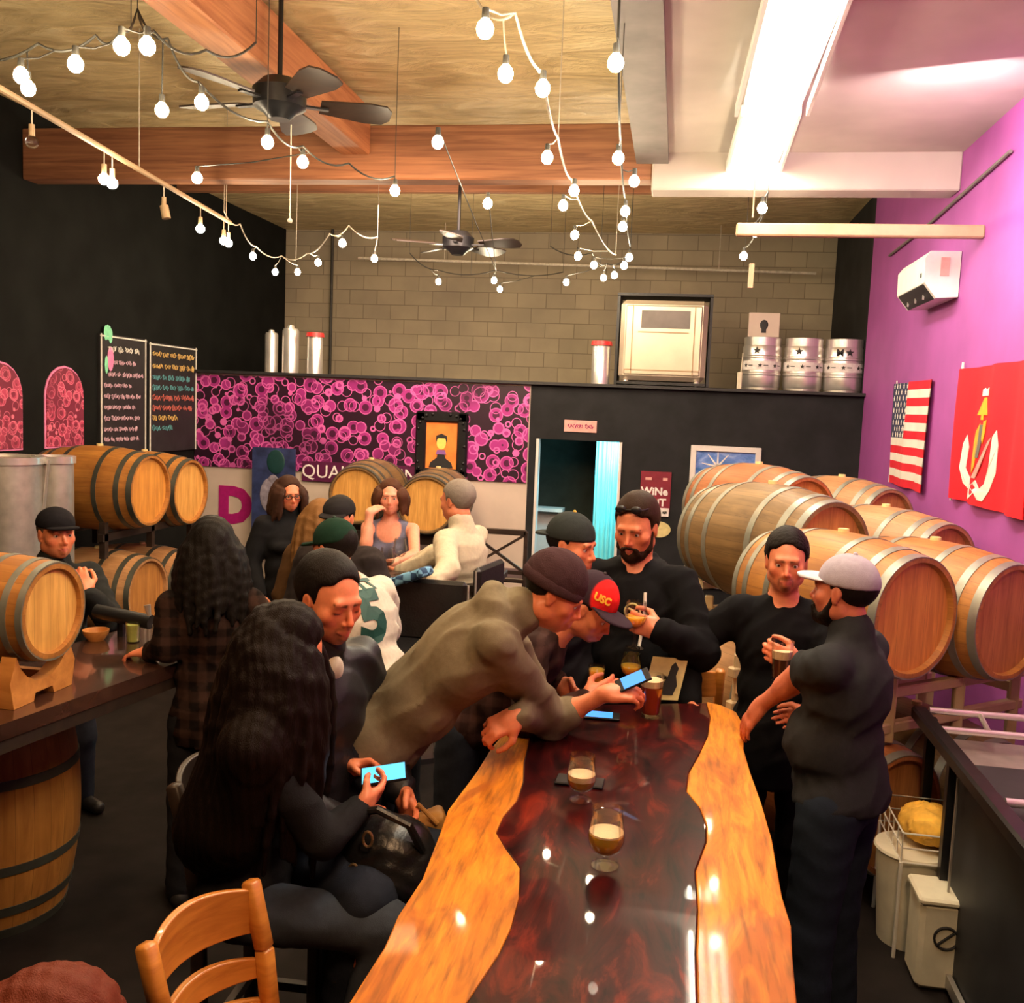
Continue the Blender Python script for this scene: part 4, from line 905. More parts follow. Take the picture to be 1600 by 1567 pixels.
# left group
c1 = P(234, 766, 7.3)-np.array([.45, 0, 0]); c2 = P(297, 768, 8.1)-np.array([.45, 0, 0])
barrel_at(c1, 92, 'oak_gold', 'head_orange', 'upper left barrel with bright orange head, nearer of the two below the chalkboards', LG, hoop='hoop_dark')
barrel_at(c2, 92, 'oak_gold', 'head_gold', 'upper left barrel further back, next to the big letter D', LG, hoop='hoop_dark')
barrel_at((c1[0]-.02, c1[1], c1[2]-.86), 92, 'oak_pale', 'head_brown', 'lower pale barrel under the upper left pair, right of the man in the black cap', LG, hoop='hoop_dark')
barrel_at((c2[0]-.02, c2[1], c2[2]-.86), 92, 'oak_pale', 'head_brown', 'lower pale barrel further back, behind the woman with long black hair', LG, hoop='hoop_dark')
m = (c1+c2)/2
for z, nm in ((c1[2]-.37, 'upper'), (c1[2]-.86-.37, 'lower')):
    root = empty('barrel_rack', (m[0], m[1], 0), 'dark %s rack carrying the left barrels' % nm, 'rack', 'dark barrel racks on the left')
    for s in (-1, 1):
        g = G(); g.bar((m[0]+s*.26, m[1]-.75, z), (m[0]+s*.26, m[1]+.75, z), .05, .06)
        for t in (-.7, 0, .7): g.bar((m[0]+s*.26, m[1]+t, max(z-.17, 0)), (m[0]+s*.26, m[1]+t, z+.12), .05, .05, (1, 0, 0))
        g.build('rail', M['dark_wood'], root)
# centre pair standing before the mural
for (px, py, lab) in ((557, 774, 'barrel with golden head in front of the QUALITY WINE sign, left one of the pair'), (666, 789, 'barrel with golden head below the orange portrait')):
    c = P(px, py, 9.35); barrel_at(c+[0, .46, 0], 180, 'oak_grey', 'head_gold', lab, 'barrels before the mural', hoop='hoop_dark')
a, b = P(557, 774, 9.35), P(666, 789, 9.35); zz = min(a[2], b[2])-.33; root = empty('barrel_stand', ((a[0]+b[0])/2, 9.8, 0), 'dark timber stand under the two golden-headed barrels', 'stand')
for yy in (9.55, 10.05): G().bar((a[0]-.4, yy, zz-.05), (b[0]+.4, yy, zz-.05), .08, .10).build('beam', M['dark_wood'], root)
for xx in (a[0]-.34, b[0]+.34, (a[0]+b[0])/2):
    for yy in (9.55, 10.05): G().bar((xx, yy, 0), (xx, yy, zz-.10), .08, .08, (1, 0, 0)).build('leg', M['dark_wood'], root)
G().box(((a[0]+b[0])/2, 9.8, .55), (1.7, .6, .06)).build('shelf', M['dark_wood'], root)
# ---------------------------------------------------------------- left bar with its barrels
ZT = 1.08
e0, e1 = PZ(-40, 1147, ZT), PZ(246, 1046, ZT); u = nrm(e1-e0); e1 = e0+u*1.75; e00 = e0-u*.15; nn = np.array([-u[1], u[0], 0])
root = empty('bar_counter', ((e0+e1)/2*[1, 1, 0]), 'dark reddish wooden bar top on the left, resting on barrels', 'bar counter')
poly = [e00[:2], e1[:2], (e1+nn*.62)[:2], (e00+nn*.62)[:2]]; G().plate(poly, ZT-.06, ZT).build('countertop', M['bar_top'], root)
g = G(); g.bar(e00+[0, 0, -.085]+nn*.03, e1+[0, 0, -.085]+nn*.03, .05, .05); g.bar(e00+[0, 0, -.085]+nn*.58, e1+[0, 0, -.085]+nn*.58, .05, .05); g.build('apron', M['dark_wood'], root)
cb = P(-16, 1280, 3.55); barrel_at((cb[0], cb[1], .485), 0, 'oak_gold', 'head_orange', 'upright barrel under the left bar top, cut by the left edge', None, L=.97, Rb=.36, hoop='hoop_dark', bung=False)
o = COL.objects[-1]
for ob in COL.objects:
    if ob.get('label', '').startswith('upright barrel'): ob.rotation_mode = 'XYZ'; ob.rotation_euler = (0, 0, .4)
c = P(83, 954, 3.22); lb = barrel_at(c-[.27, 0, 0], 91, 'oak_gold', 'head_gold', 'small shiny-hooped barrel lying on the left bar, head with faint brand marks', None, L=.56, Rb=.205, Rh=.182, bung=False)
for ob in KIDS(lb):
    if ob.name.startswith('staves'):
        for i in range(4): G().box((.03*(i-1.5), 0, .252), (.022, .09, .002)).build('brand_mark', simple('brand_%d' % i, (.25,.10,.02)), lb) if i < 1 else None
root = empty('barrel_cradle', (c[0]-.27, c[1], ZT), 'orange wooden cradle under the small barrel on the left bar', 'cradle')
g = G()
for xx in (-.20, .20):
    pts = [(-.17, 0), (-.06, 0), (-.05, .03), (.05, .03), (.06, 0), (.17, 0), (.19, .10), (.16, .17)]+[(.16*math.cos(t)*1.0, .22-.17*math.sin(t)+.02) for t in np.linspace(.3, math.pi-.3, 9)]+[(-.16, .17), (-.19, .10)]
    G().plate(pts, -.03, .03, ((c[0]-.27+xx, c[1], ZT+.001), (0, 1, 0), (0, 0, 1), (1, 0, 0))).build('support', M['cradle_wood'], root)
G().bar((c[0]-.47, c[1]-.1, ZT+.05), (c[0]-.07, c[1]-.1, ZT+.05), .03, .05).bar((c[0]-.47, c[1]+.1, ZT+.05), (c[0]-.07, c[1]+.1, ZT+.05), .03, .05).build('rail', M['cradle_wood'], root)
# steel tanks behind the man in the cap
for (px, Y, lab) in ((8, 6.1, 'steel tank at the left edge behind the man in the black cap'), (84, 6.35, 'steel tank with bright rim beside the upper left barrel')):
    c = P(px, 712, Y); r_ = .135 if px > 50 else .25; root = empty('steel_tank', (c[0], c[1], 0), lab, 'tank', 'steel tanks'); zt = c[2]
    G().lathe([(.0001, .25), (r_, .25), (r_, zt-.02), (.0001, zt-.02)], 40, (c[0], c[1], 0)).build('shell', M['steel_rough'], root)
    G().lathe([(r_-.01, zt-.05), (r_+.015, zt-.05), (r_+.015, zt), (r_-.01, zt)], 40, (c[0], c[1], 0), ring=True).build('rim', M['steel'], root)
    for k in range(3): a = k*2.1+.4; G().tube([(c[0]+math.cos(a)*r_*.8, c[1]+math.sin(a)*r_*.8, 0), (c[0]+math.cos(a)*r_*.8, c[1]+math.sin(a)*r_*.8, .26)], .02).build('leg', M['steel'], root)
    G().tube([(c[0]+r_*.55, c[1]-r_-.03, zt-.02), (c[0]+r_*.2, c[1]-r_-.04, zt-.5)], .012).build('pipe', M['steel'], root)
# ---------------------------------------------------------------- shared table with golden live edges
def W2(L): return np.array([PZ(x, y, ZT)[:2] for x, y in L])
OL = W2([(545,1567),(600,1480),(622,1430),(660,1372),(688,1300),(700,1265),(745,1205),(768,1168),(792,1140),(812,1118),(832,1100)])
OR = W2([(1245,1567),(1238,1490),(1236,1445),(1222,1400),(1213,1350),(1206,1310),(1190,1255),(1172,1205),(1162,1170),(1163,1135),(1150,1112),(1128,1102),(1104,1096)])
IL = W2([(728,1567),(778,1492),(798,1450),(811,1400),(812,1355),(790,1325),(775,1300),(786,1275),(808,1250),(817,1220),(818,1190),(826,1160),(836,1130),(850,1102)])
IR = W2([(1090,1567),(1088,1490),(1091,1420),(1087,1360),(1104,1315),(1104,1290),(1094,1262),(1073,1236),(1076,1208),(1092,1180),(1106,1150),(1110,1120),(1104,1098)])
def near(L, xs): a = [np.array([x, y]) for x, y in xs]; return np.concatenate([a, L])
OL = near(OL, [(-.60, 1.15), (-.57, 1.4)]); OR = near(OR, [(.31, 1.15), (.33, 1.5)]); IL = near(IL, [(-.37, 1.15), (-.40, 1.45)]); IR = near(IR, [(.10, 1.15), (.13, 1.5)])
root = empty('shared_table', ((OL[5]+OR[5])[0]/2, 2.6, 0), 'long high table with golden live wood edges and a glossy dark red centre', 'table')
def top_piece(name, poly, mat, z1=ZT, th=.07):
    o = G().plate([tuple(p) for p in poly], z1-th, z1).build(name, M[mat], root, loc=None, smooth=False)
    b = o.modifiers.new('b', 'BEVEL'); b.width = .004; b.segments = 2; b.limit_method = 'ANGLE'; b.angle_limit = math.radians(50); return o
top_piece('live_edge', np.concatenate([OL, [IL[-1]], IL[::-1][1:]]), 'live_edge'); top_piece('live_edge', np.concatenate([OR, IR[::-1]]), 'live_edge')
top_piece('resin_centre', np.concatenate([IL, IR[::-1]]), 'resin_centre', ZT-.0005, .068)
for yy in (1.75, 3.35):
    g = G(); g.box((-.12, yy, .52), (.16, .30, 1.0), bev=.01); g.box((-.12, yy, .03), (.6, .34, .06), bev=.01); g.box((-.12, yy, ZT-.09), (.62, .30, .04)); g.build('pedestal', M['dark_wood'], root)
G().box((-.12, 2.55, .25), (.08, 1.5, .06)).build('stretcher', M['dark_wood'], root)
# ---------------------------------------------------------------- glasses
def glass_solid(prof, t=.0022): # outer profile from the foot up; returns closed thin-walled lathe
    o_ = prof; i_ = [(max(r-t, .0003), z+(t if k == 0 else 0)) for k, (r, z) in enumerate(prof)]
    return o_, i_
def make_glass(kind, beer, fill, foam, label, group, loc, s=1.0):
    root = empty('beer_glass', (0, 0, 0), label, 'glass', group)
    if kind == 'tulip':   # short stem, round belly
        bowl = [(.0005, .030), (.022, .033), (.040, .046), (.0475, .066), (.048, .086), (.044, .112), (.041, .135), (.0415, .152)]; foot = [(.0003, 0), (.035, 0), (.036, .004), (.014, .009), (.0075, .018), (.0085, .028), (.018, .0345), (.0005, .0345)]
    elif kind == 'snifter':   # long stem
        bowl = [(.0005, .072), (.018, .077), (.034, .092), (.041, .112), (.042, .128), (.038, .150), (.0345, .170)]; foot = [(.0003, 0), (.034, 0), (.034, .003), (.008, .008), (.0045, .02), (.0045, .062), (.010, .073), (.0005, .074)]
    elif kind == 'wine':
        bowl = [(.0005, .095), (.02, .10), (.036, .125), (.040, .15), (.036, .18), (.032, .20)]; foot = [(.0003, 0), (.035, 0), (.035, .003), (.007, .008), (.004, .02), (.004, .085), (.008, .095), (.0005, .096)]
    else:                 # straight tumbler
        bowl = [(.0005, .006), (.030, .008), (.034, .05), (.039, .10), (.0415, .150)]; foot = [(.0003, 0), (.031, 0), (.031, .007), (.0005, .007)]
    b = np.array(bowl)*s; f_ = np.array(foot)*s
    zz = np.linspace(b[0, 1], b[-1, 1], 26); 
    rr = np.interp(zz, b[:, 1], b[:, 0]); rr[0] = .0005
    t = .0016*s; pr = [(r, z) for r, z in zip(rr, zz)]; inn = [(max(r-t, .0003), z+(t if i < 3 else 0)) for i, (r, z) in enumerate(pr)]
    G().lathe(pr+inn[::-1], 32).build('bowl', M['glass'], root, angle=60)
    G().lathe([tuple(q) for q in f_], 32).build('foot', M['glass'], root, angle=60)
    if fill:
        z1 = b[0, 1]+(b[-1, 1]-b[0, 1])*fill; q = [(max(r-t*1.6, .0003), z+t*1.6) for r, z in pr if z < z1]; rl = np.interp(z1, zz, rr)-t*1.6
        G().lathe([(.0003, q[0][1])]+q[1:]+[(rl, z1), (.0003, z1)], 32).build('beer', M[beer], root, angle=60)
        if foam:
            z2 = min(z1+foam*s, b[-1, 1]); r2 = np.interp(z2, zz, rr)-t*1.6; G().lathe([(.0003, z1+.0003), (rl, z1+.0003), (r2, z2), (.0003, z2+.001)], 32).build('foam', M['foam'], root, angle=60)
    root.location = tuple(loc); return root
g1 = PZ(945, 1352, ZT); g2 = PZ(907, 1250, ZT); g3 = PZ(1016, 1120, ZT); g4 = PZ(981, 1100, ZT); g5 = PZ(921, 1092, ZT)
BG = 'beer glasses on the shared table'
make_glass('tulip', 'beer_orange', .47, .005, 'nearest stemmed glass with cloudy orange beer in the middle of the table', BG, g1+[0, 0, .0], 1.0)
make_glass('tulip', 'beer_amber', .34, .018, 'second stemmed glass with foam, beside a dark phone on the table', BG, g2, .92)
make_glass('tumbler', 'beer_red', .72, .022, 'straight glass of red beer with white foam at the end of the table', BG, g3, 1.12)
make_glass('snifter', 'beer_amber', .5, 0, 'stemmed glass of amber beer behind the blue phone', BG, g4+[0, .12, 0], 1.05)
make_glass('tumbler', 'beer_amber', .85, 0, 'short glass of orange beer behind the outstretched forearm', BG, g5+[.02, .06, 0], .85)
# phones on the table
def phone(loc, az, screen, label, R=None, lit=.8, s=1.0):
    root = empty('phone', (0, 0, 0), label, 'phone', 'phones'); G().box((0, 0, .0045), (.070*s, .138*s, .009), bev=.003).build('body', M['black_metal'], root)
    G().box((0, 0, .0094), (.060*s, .112*s*lit, .001)).build('screen', M[screen], root); root.location = tuple(loc)
    if R is None: root.rotation_euler = (0, 0, -math.radians(az))
    else: root.rotation_mode = 'QUATERNION'; root.rotation_quaternion = quat_of(R)
    return root
phone(PZ(936, 1120, ZT)+[0, 0, .001], 88, 'screen_blue', 'black phone with glowing blue screen lying flat on the table', s=1.15)
phone(PZ(905, 1227, ZT)+[0, .02, .001], 92, 'black_metal', 'dark phone lying under the second beer glass', s=1.1)
# card stand at the far end
c = PZ(1032, 1093, ZT); root = empty('card_stand', c, 'tan table card with a black silhouette at the far end of the table', 'card'); t0 = math.radians(12); up_ = np.array([.05, math.sin(t0), math.cos(t0)]); xr = nrm((1, .15, 0)); nz = np.cross(xr, up_)
G().plate([(-.075, 0), (.07, 0), (.095, .17), (-.05, .175)], 0, .006, (c, xr, up_, nz)).build('card', M['oval_yellow'], root)
G().plate([(.0, .02), (.045, .02), (.06, .06), (.052, .10), (.06, .13), (.045, .155), (.03, .14), (.02, .10), (.005, .07)], .006, .008, (c, xr, up_, nz)).build('silhouette', M['print_black'], root)
G().bar(c+[0, .09, .003], c+[0, 0, .10], .04, .004).build('easel', M['dark_wood'], root)
# ---------------------------------------------------------------- chairs
def make_chair(label, mat='chair_wood', seat_h=.74, back_h=1.12, w=.42):
    root = empty('bar_chair', (0, 0, 0), label, 'chair', None)
    G().box((0, 0, seat_h-.02), (w, .40, .04), bev=.012).build('seat', M[mat], root)
    for sx in (-1, 1):
        G().tube([(sx*(w/2-.02), -.19, 0), (sx*(w/2-.02), -.20, seat_h), (sx*(w/2-.015), -.245, back_h-.14), (sx*(w/2-.012), -.275, back_h)], .0, 4).build('leg', M[mat], root) if False else None
        pts = [(sx*(w/2-.02), -.17, 0), (sx*(w/2-.02), -.19, seat_h), (sx*(w/2-.018), -.215, (seat_h+back_h)/2), (sx*(w/2-.015), -.265, back_h)]
        g = G()
        for a, b in zip(pts[:-1], pts[1:]): g.bar(a, np.array(b)+nrm(np.array(b)-a)*.004, .042, .042, (0, 1, 0), bev=.008)
        g.build('back_post', M[mat], root, angle=60)
        G().bar((sx*(w/2-.03), .17, 0), (sx*(w/2-.03), .17, seat_h-.03), .036, .036, (0, 1, 0), bev=.006).build('leg', M[mat], root)
    def slat(z0, z1, y, name):
        v = []; n = 14; f = []
        for i in range(n+1):
            t = i/n*2-1; x = t*(w/2-.028); yy = y-.055*(1-t*t); top = z1+.02*(1-t*t)
            v += [(x, yy-.011, z0), (x, yy+.011, z0), (x, yy+.006, top), (x, yy-.014, top)]
        f = [(i*4+k, i*4+(k+1) % 4, i*4+4+(k+1) % 4, i*4+4+k) for i in range(n) for k in range(4)]+[(3, 2, 1, 0), (n*4, n*4+1, n*4+2, n*4+3)]
        o = link_mesh(name, v, f, M[mat], root, angle=40); bm = o.modifiers.new('b', 'BEVEL'); bm.width = .004; bm.segments = 2; bm.limit_method = 'ANGLE'
    slat(back_h-.125, back_h-.012, -.252, 'top_rail'); slat(back_h-.235, back_h-.185, -.225, 'back_slat'); slat(back_h-.325, back_h-.285, -.205, 'back_slat')
    for z, yy in ((.24, .17), (.30, -.17)): G().bar((-w/2+.03, yy, z), (w/2-.03, yy, z), .025, .03).build('stretcher', M[mat], root)
    for sx in (-1, 1): G().bar((sx*(w/2-.03), -.17, .27), (sx*(w/2-.03), .17, .27), .025, .03).build('stretcher', M[mat], root)
    return root
def chair_at(x, y, az, label, **k): o = make_chair(label, **k); o.location = (x, y, 0); o.rotation_euler = (0, 0, -math.radians(az)); return o
cc = P(392, 1372, 2.19); c2_ = P(228, 1482, 1.87); dd = nrm((cc-c2_)*[1, 1, 0]); ff = np.array([dd[1], -dd[0], 0]); aa = math.degrees(math.atan2(ff[0], ff[1])); mm = (cc+c2_)/2+ff*.265
ch = chair_at(mm[0], mm[1], aa, 'orange wooden chair with curved ladder back at the lower left, empty', back_h=(cc[2]+c2_[2])/2, w=float(np.linalg.norm((cc-c2_)[:2])+.03), seat_h=.70)
chair_at(-1.14, 2.74, 88, 'dark wooden chair under the woman with the phone', mat='dark_wood', seat_h=.74, back_h=1.10)
# chair at the far end, its orange slats seen beside the card
c = P(1078, 1056, 4.35); chair_at(c[0]-.06, 4.62, 0, 'orange wooden chair behind the far end of the table', back_h=1.10)
# cross-back chair and black bar chairs at the back
c = P(776, 832, 7.2); root = empty('cross_back_chair', (c[0], c[1]+.2, 0), 'dark cross-back chair against the pale band, behind the man in the white sweater', 'chair'); x0, x1, z1, z0 = c[0]-.23, c[0]+.23, c[2]+.02, c[2]-.30
for xx in (x0, x1): G().bar((xx, c[1], 0), (xx, c[1], z1), .03, .03, (1, 0, 0)).build('back_post', M['dark_wood'], root); G().bar((xx, c[1]+.4, 0), (xx, c[1]+.4, z0-.05), .03, .03, (1, 0, 0)).build('leg', M['dark_wood'], root)
G().box((c[0], c[1], z1-.01), (.46, .03, .045), bev=.004).build('top_rail', M['dark_wood'], root); G().box((c[0], c[1], z0), (.46, .03, .03)).build('lower_rail', M['dark_wood'], root)
G().bar((x0, c[1], z0), (x1, c[1], z1-.02), .025, .02).bar((x0, c[1]+.004, z1-.02), (x1, c[1]+.004, z0), .025, .02).build('cross_brace', M['dark_wood'], root); G().box((c[0], c[1]+.2, z0-.06), (.46, .44, .04), bev=.01).build('seat', M['dark_wood'], root)
for (px, py, Y, az, lab, hh) in ((765, 880, 5.55, 280, 'black padded chair with the man in the white sweater on it', .46), (672, 905, 5.05, 180, 'black chair back with a pale metal edge, beside the numbered jersey', .34)):
    c = P(px, py, Y); a = math.radians(az); f_ = np.array([math.sin(a), math.cos(a), 0]); r_ = np.array([math.cos(a), -math.sin(a), 0]); root = empty('padded_chair', (c[0], c[1], 0), lab, 'chair', None); Rm = np.stack([r_, f_, [0, 0, 1]], 1); b0 = np.array([c[0], c[1], 0])
    zt = c[2]; G().box(b0+[0, 0, zt-hh/2], (.42, .05, hh), Rm, .02).build('backrest', M['bag_leather'], root); G().box(b0+f_*.22+[0, 0, zt-hh-.02], (.42, .42, .07), Rm, .03).build('seat', M['bag_leather'], root)
    for sx in (-1, 1):
        for t in (0, .4): G().tube([b0+r_*sx*.19+f_*t+[0, 0, zt-hh], b0+r_*sx*.20+f_*t], .014).build('leg', M['steel'], root)
    G().tube([b0+r_*.215*sx+[0, 0, zt-.02] for sx in (-1,)]+[b0-r_*.215+[0, 0, zt-hh]], .006).build('piping', M['steel'], root)
# high table at the back
c = P(655, 893, 5.9); root = empty('high_table', (c[0], c[1], 0), 'dark high table of the seated group, with a wine glass on it', 'table'); zt = c[2]
G().box((c[0]-.05, c[1], zt-.025), (1.15, .62, .05), bev=.008).build('tabletop', M['dark_wood'], root); G().lathe([(.05, .03), (.05, zt-.05)], 20, (c[0], c[1], 0)).build('column', M['black_metal'], root); G().lathe([(.0001, 0), (.28, 0), (.27, .03), (.0001, .03)], 28, (c[0], c[1], 0)).build('base', M['black_metal'], root)
make_glass('wine', None, 0, 0, 'empty stemmed wine glass on the high table at the back', None, (P(625, 880, 5.75)[0], 5.75, zt), 1.15)
make_glass('tulip', 'beer_dark', .3, 0, 'round glass in front of the woman resting her hand to her face', None, (P(605, 880, 5.85)[0], 5.85, zt), 1.0)
# left bar small things
o = PZ(150, 1000, ZT); tag(G().lathe([(.0001, 0), (.035, 0), (.055, .03), (.06, .05), (.054, .05), (.03, .006), (.0001, .006)], 28, o).build('bowl', M['cradle_wood'], loc=o), 'small orange bowl on the left bar', 'bowl')
o = PZ(208, 1003, ZT); root = empty('drink_glass', o, 'glass of pale yellow-green drink on the left bar behind the resting hand', 'glass'); G().lathe([(.0003, 0), (.030, 0), (.036, .10), (.034, .10), (.028, .004), (.0003, .004)], 28, o).build('tumbler', M['glass'], root, angle=60); G().lathe([(.0003, .006), (.027, .006), (.0325, .085), (.0003, .085)], 28, o).build('drink', simple('drink_green', (.55, .62, .18), .3), root, angle=60)
# tap assembly: dark rail with shiny handles
o = P(190, 972, 4.15); root = empty('beer_tap_rail', (o[0], o[1], ZT), 'dark rail with shiny handles across the left bar', 'tap rail')
G().tube([P(150, 955, 4.1), P(236, 972, 4.1)], .035, 12).build('rail', M['black_metal'], root); G().tube([o, (o[0], o[1], ZT)], .02).build('post', M['black_metal'], root)
for px, py in ((230, 945), (243, 975)): p = P(px, py, 4.05); G().tube([p, p+[0.01, 0, -.05]], [.016, .010], 10).build('handle', M['steel'], root)
# ---------------------------------------------------------------- loft top: canisters, cooler, kegs
def on_loft(px, py, dy=.25): c = P(px, py, YB+dy); return np.array([c[0], YB+dy, ZP+.033 if dy < .05 else ZP])
def canister(px, ytop, ybot, r_, label, red=False):
    c = on_loft(px, ybot, .03); zt = P(px, ytop, YB+.03)[2]; z0 = ZP+.033; root = empty('steel_canister', (c[0], YB+.04, z0), label, 'canister', 'steel canisters on the partition'); c[1] = YB+.04
    h = zt-z0; G().lathe([(.0001, 0), (r_, 0), (r_, h*.88), (r_*.85, h*.93), (.0001, h*.93)], 28, (c[0], c[1], z0)).build('body', M['steel'], root)
    G().lathe([(.0001, h*.90), (r_*(1.18 if red else .6), h*.90), (r_*(1.1 if red else .35), h), (.0001, h)], 28, (c[0], c[1], z0)).build('lid', M['red_plastic' if red else 'steel'], root)
canister(423, 515, 576, .075, 'steel canister at the left end above the grape mural')
canister(453, 508, 577, .095, 'taller steel canister, second from the left above the mural')
canister(491, 520, 580, .09, 'steel canister with red lid, third from the left above the mural', True)
canister(937, 533, 604, .10, 'steel canister with red lid, alone left of the cream cooler', True)
p0, p1 = P(968, 598, YB-.02), P(1104, 480, YB-.02); w_ = P(1104, 540, YB)[0]-P(968, 540, YB)[0]; h_ = .86; cx = (p0[0]+p1[0])/2; z0 = ZP+.09
root = empty('cooler', (cx, YB+.3, ZP), 'cream metal cooler box with dark window, standing on the partition', 'cooler')
G().box((cx, YB+.30, z0+h_/2), (w_, .62, h_), bev=.05).build('housing', M['cream_metal'], root)
G().box((cx, YB+.0, z0+h_/2), (w_-.10, .05, h_-.10), bev=.02).build('front_panel', M['cream_metal'], root)
G().box((cx+.02, YB-.022, z0+h_*.76), (.52, .012, .19), bev=.003).build('window', M['duct_grey'], root)
g = G(); g.box((cx, YB-.025, z0+h_*.60), (.54, .012, .012)).box((cx, YB-.025, z0+.11), (w_-.12, .012, .012)).box((cx-.33, YB-.025, z0+h_*.5), (.012, .012, h_*.86)).box((cx+.33, YB-.025, z0+h_*.5), (.012, .012, h_*.86)); g.build('seam', M['rail_beige'], root)
g = G(); g.box((cx, YB+.28, z0-.03), (w_+.02, .58, .03)); g.build('base', M['black_metal'], root)
for sx in (-1, 1): G().ball((cx+sx*.38, YB+.03, ZP+.035+.033), .033, 14).build('caster', M['steel'], root)
g = G()
for sx in (-1, 1): g.box((cx+sx*(w_/2+.035), YB+.35, ZP+.5), (.03, .5, 1.0))
g.box((cx, YB+.35, ZP+1.02), (w_+.10, .5, .03)); g.build('outer_frame', M['black_paint'], root)
def keg(px, label, text):
    c = on_loft(px, 610, .32); z0 = ZP; r_ = .205; root = empty('beer_keg', (c[0], c[1], z0), label, 'keg', 'steel kegs on the loft'); o = (c[0], c[1], z0)
    G().lathe([(r_*.80, .055), (r_*.93, .05), (r_, .075), (r_, .19), (r_*1.035, .20), (r_*1.035, .215), (r_, .225), (r_, .37), (r_*1.035, .38), (r_*1.035, .395), (r_, .405), (r_, .50), (r_*.90, .53), (.0001, .545)], 48, o).build('shell', M['steel'], root)
    G().lathe([(r_*.93, 0), (r_*.97, .0), (r_*.97, .06), (r_*.93, .06)], 48, o, ring=True).build('foot_ring', M['steel_rough'], root)
    G().lathe([(r_*.92, .51), (r_*.95, .51), (r_*.97, .60), (r_*.93, .605), (r_*.90, .60)], 48, o, ring=True).build('collar', M['steel'], root)
    G().lathe([(r_-.002, .25), (r_+.003, .25), (r_+.003, .345), (r_-.002, .345)], 48, o, ring=True).build('label_band', M['print_white'], root)
    g = G(); 
    def star(gg, th, z, s):
        rr = r_+.006; o_ = np.array([c[0]+rr*math.sin(th), c[1]-rr*math.cos(th), z]); X = (math.cos(th), math.sin(th), 0); pts = [((s if k % 2 == 0 else s*.42)*math.sin(k*math.pi/5), (s if k % 2 == 0 else s*.42)*math.cos(k*math.pi/5)) for k in range(10)]
        gg.plate(pts, 0, .002, (o_, X, (0, 0, 1), np.cross(X, (0, 0, 1))))
    for th in (-.95, -.15, .65): star(g, th, z0+.298, .026)
    for th in (-.95, -.15, .65): rr = r_+.006; g.box((c[0]+rr*math.sin(th+.3), c[1]-rr*math.cos(th+.3), z0+.298), (.05, .004, .008), np.array([[math.cos(th+.3), -math.sin(th+.3), 0], [math.sin(th+.3), math.cos(th+.3), 0], [0, 0, 1]]))
    if text: put_text(g, text, .10, (c[0]-.075, c[1]-r_-.004, z0+.45), X1, Z1, bold=.003)
    if text or px < 1280: star(g, .12 if text else -.35, z0+.455, .045)
    g.build('marking', M['print_black'], root)
keg(1187, 'steel keg below the white card, leftmost of the kegs', ''); keg(1252, 'steel keg in the middle of the row of kegs', ''); keg(1315, 'steel keg marked M and a star, nearest the purple wall', 'M')
c = on_loft(1194, 520, .2); zt = P(1194, 500, YB+.2)[2]
o = tag(G().box((c[0], c[1]+.1, ZP+.605+.135), (.33, .05, .26), bev=.004).build('card_box', M['sign_pink'], loc=(c[0], c[1]+.1, ZP+.61)), 'pale card with a small dark picture, standing on the left keg', 'card')
o.data.materials[0] = M['white_band']; g = G().ball((c[0]+.0, c[1]+.073, ZP+.74), (.045, .004, .055), 14).box((c[0], c[1]+.073, ZP+.69), (.05, .006, .07)); g.build('picture', M['print_black'], o)
c = on_loft(1155, 600, .02); tag(G().box((c[0], YB+.02, ZP+.033+.09), (.05, .05, .18), bev=.006).tube([(c[0]+.01, YB+.02, ZP+.2), (c[0]+.02, YB+.02, ZP+.42)], .006).build('spray_bottle', M['plastic_white'], loc=(c[0], YB+.02, ZP+.033)), 'small white bottle with a thin stick beside the left keg', 'bottle')
# thin pipes on the back wall
for i, (px, mat) in enumerate(((517, 'cord_dark'), (1309, 'cord_dark'))):
    c = P(px, 500, YW-.05); tag(G().tube([(c[0], YW-.05, ZP), (c[0], YW-.05, ZC)], .02).build('conduit', M[mat], loc=(c[0], YW-.05, ZP)), 'thin vertical pipe on the block wall, %s' % ('behind the left canisters' if i == 0 else 'above the starred keg near the purple wall'), 'pipe')
a, b = P(560, 403, 12.6), P(1275, 427, 12.6); tag(G().tube([a, b], .018).tube([a+(b-a)*.2, [a[0]*.8+b[0]*.2, 12.6, ZC]], .004).tube([a+(b-a)*.8, [a[0]*.2+b[0]*.8, 12.6, ZC]], .004).build('conduit', M['cord_pale'], loc=a), 'long thin horizontal pale pipe below the far ceiling', 'pipe')
a = P(775, 417, 12.0); 
# timber rail by the purple wall
a = P(1150, 359, 6.9); b = P(1487, 369, 6.9); b[0] = XR; b[2] = a[2]; tag(G().bar(a, b, .07, .085, bev=.01).build('timber_rail', M['rail_beige'], loc=(b[0], b[1], b[2])), 'pale beige timber rail fixed to the purple wall under the ceiling', 'beam')
a, b = PX(1579, 236, XR-.02), PX(1454, 348, XR-.02); tag(G().tube([a, b, (b[0], b[1]+1.5, b[2]-.02)], .012).build('conduit', M['duct_grey'], loc=b), 'thin cable pipe running along the top of the purple wall', 'pipe')
c = P(160, 320, 9.4); tag(G().bar((c[0]-.5, 9.4, c[2]), (c[0]+.3, 9.4, c[2]), .12, .12).build('beam_stub', M['beam_wood'], loc=c), 'short orange timber in the dark upper left', 'beam')
tag(G().box((c[0]-.6, 9.4, (c[2]+ZC)/2+.06), (.08, .12, ZC-c[2]+.12)).build('beam_hanger', M['black_paint'], loc=(c[0]-.6, 9.4, c[2])), 'black hanger holding the short orange timber', 'beam')
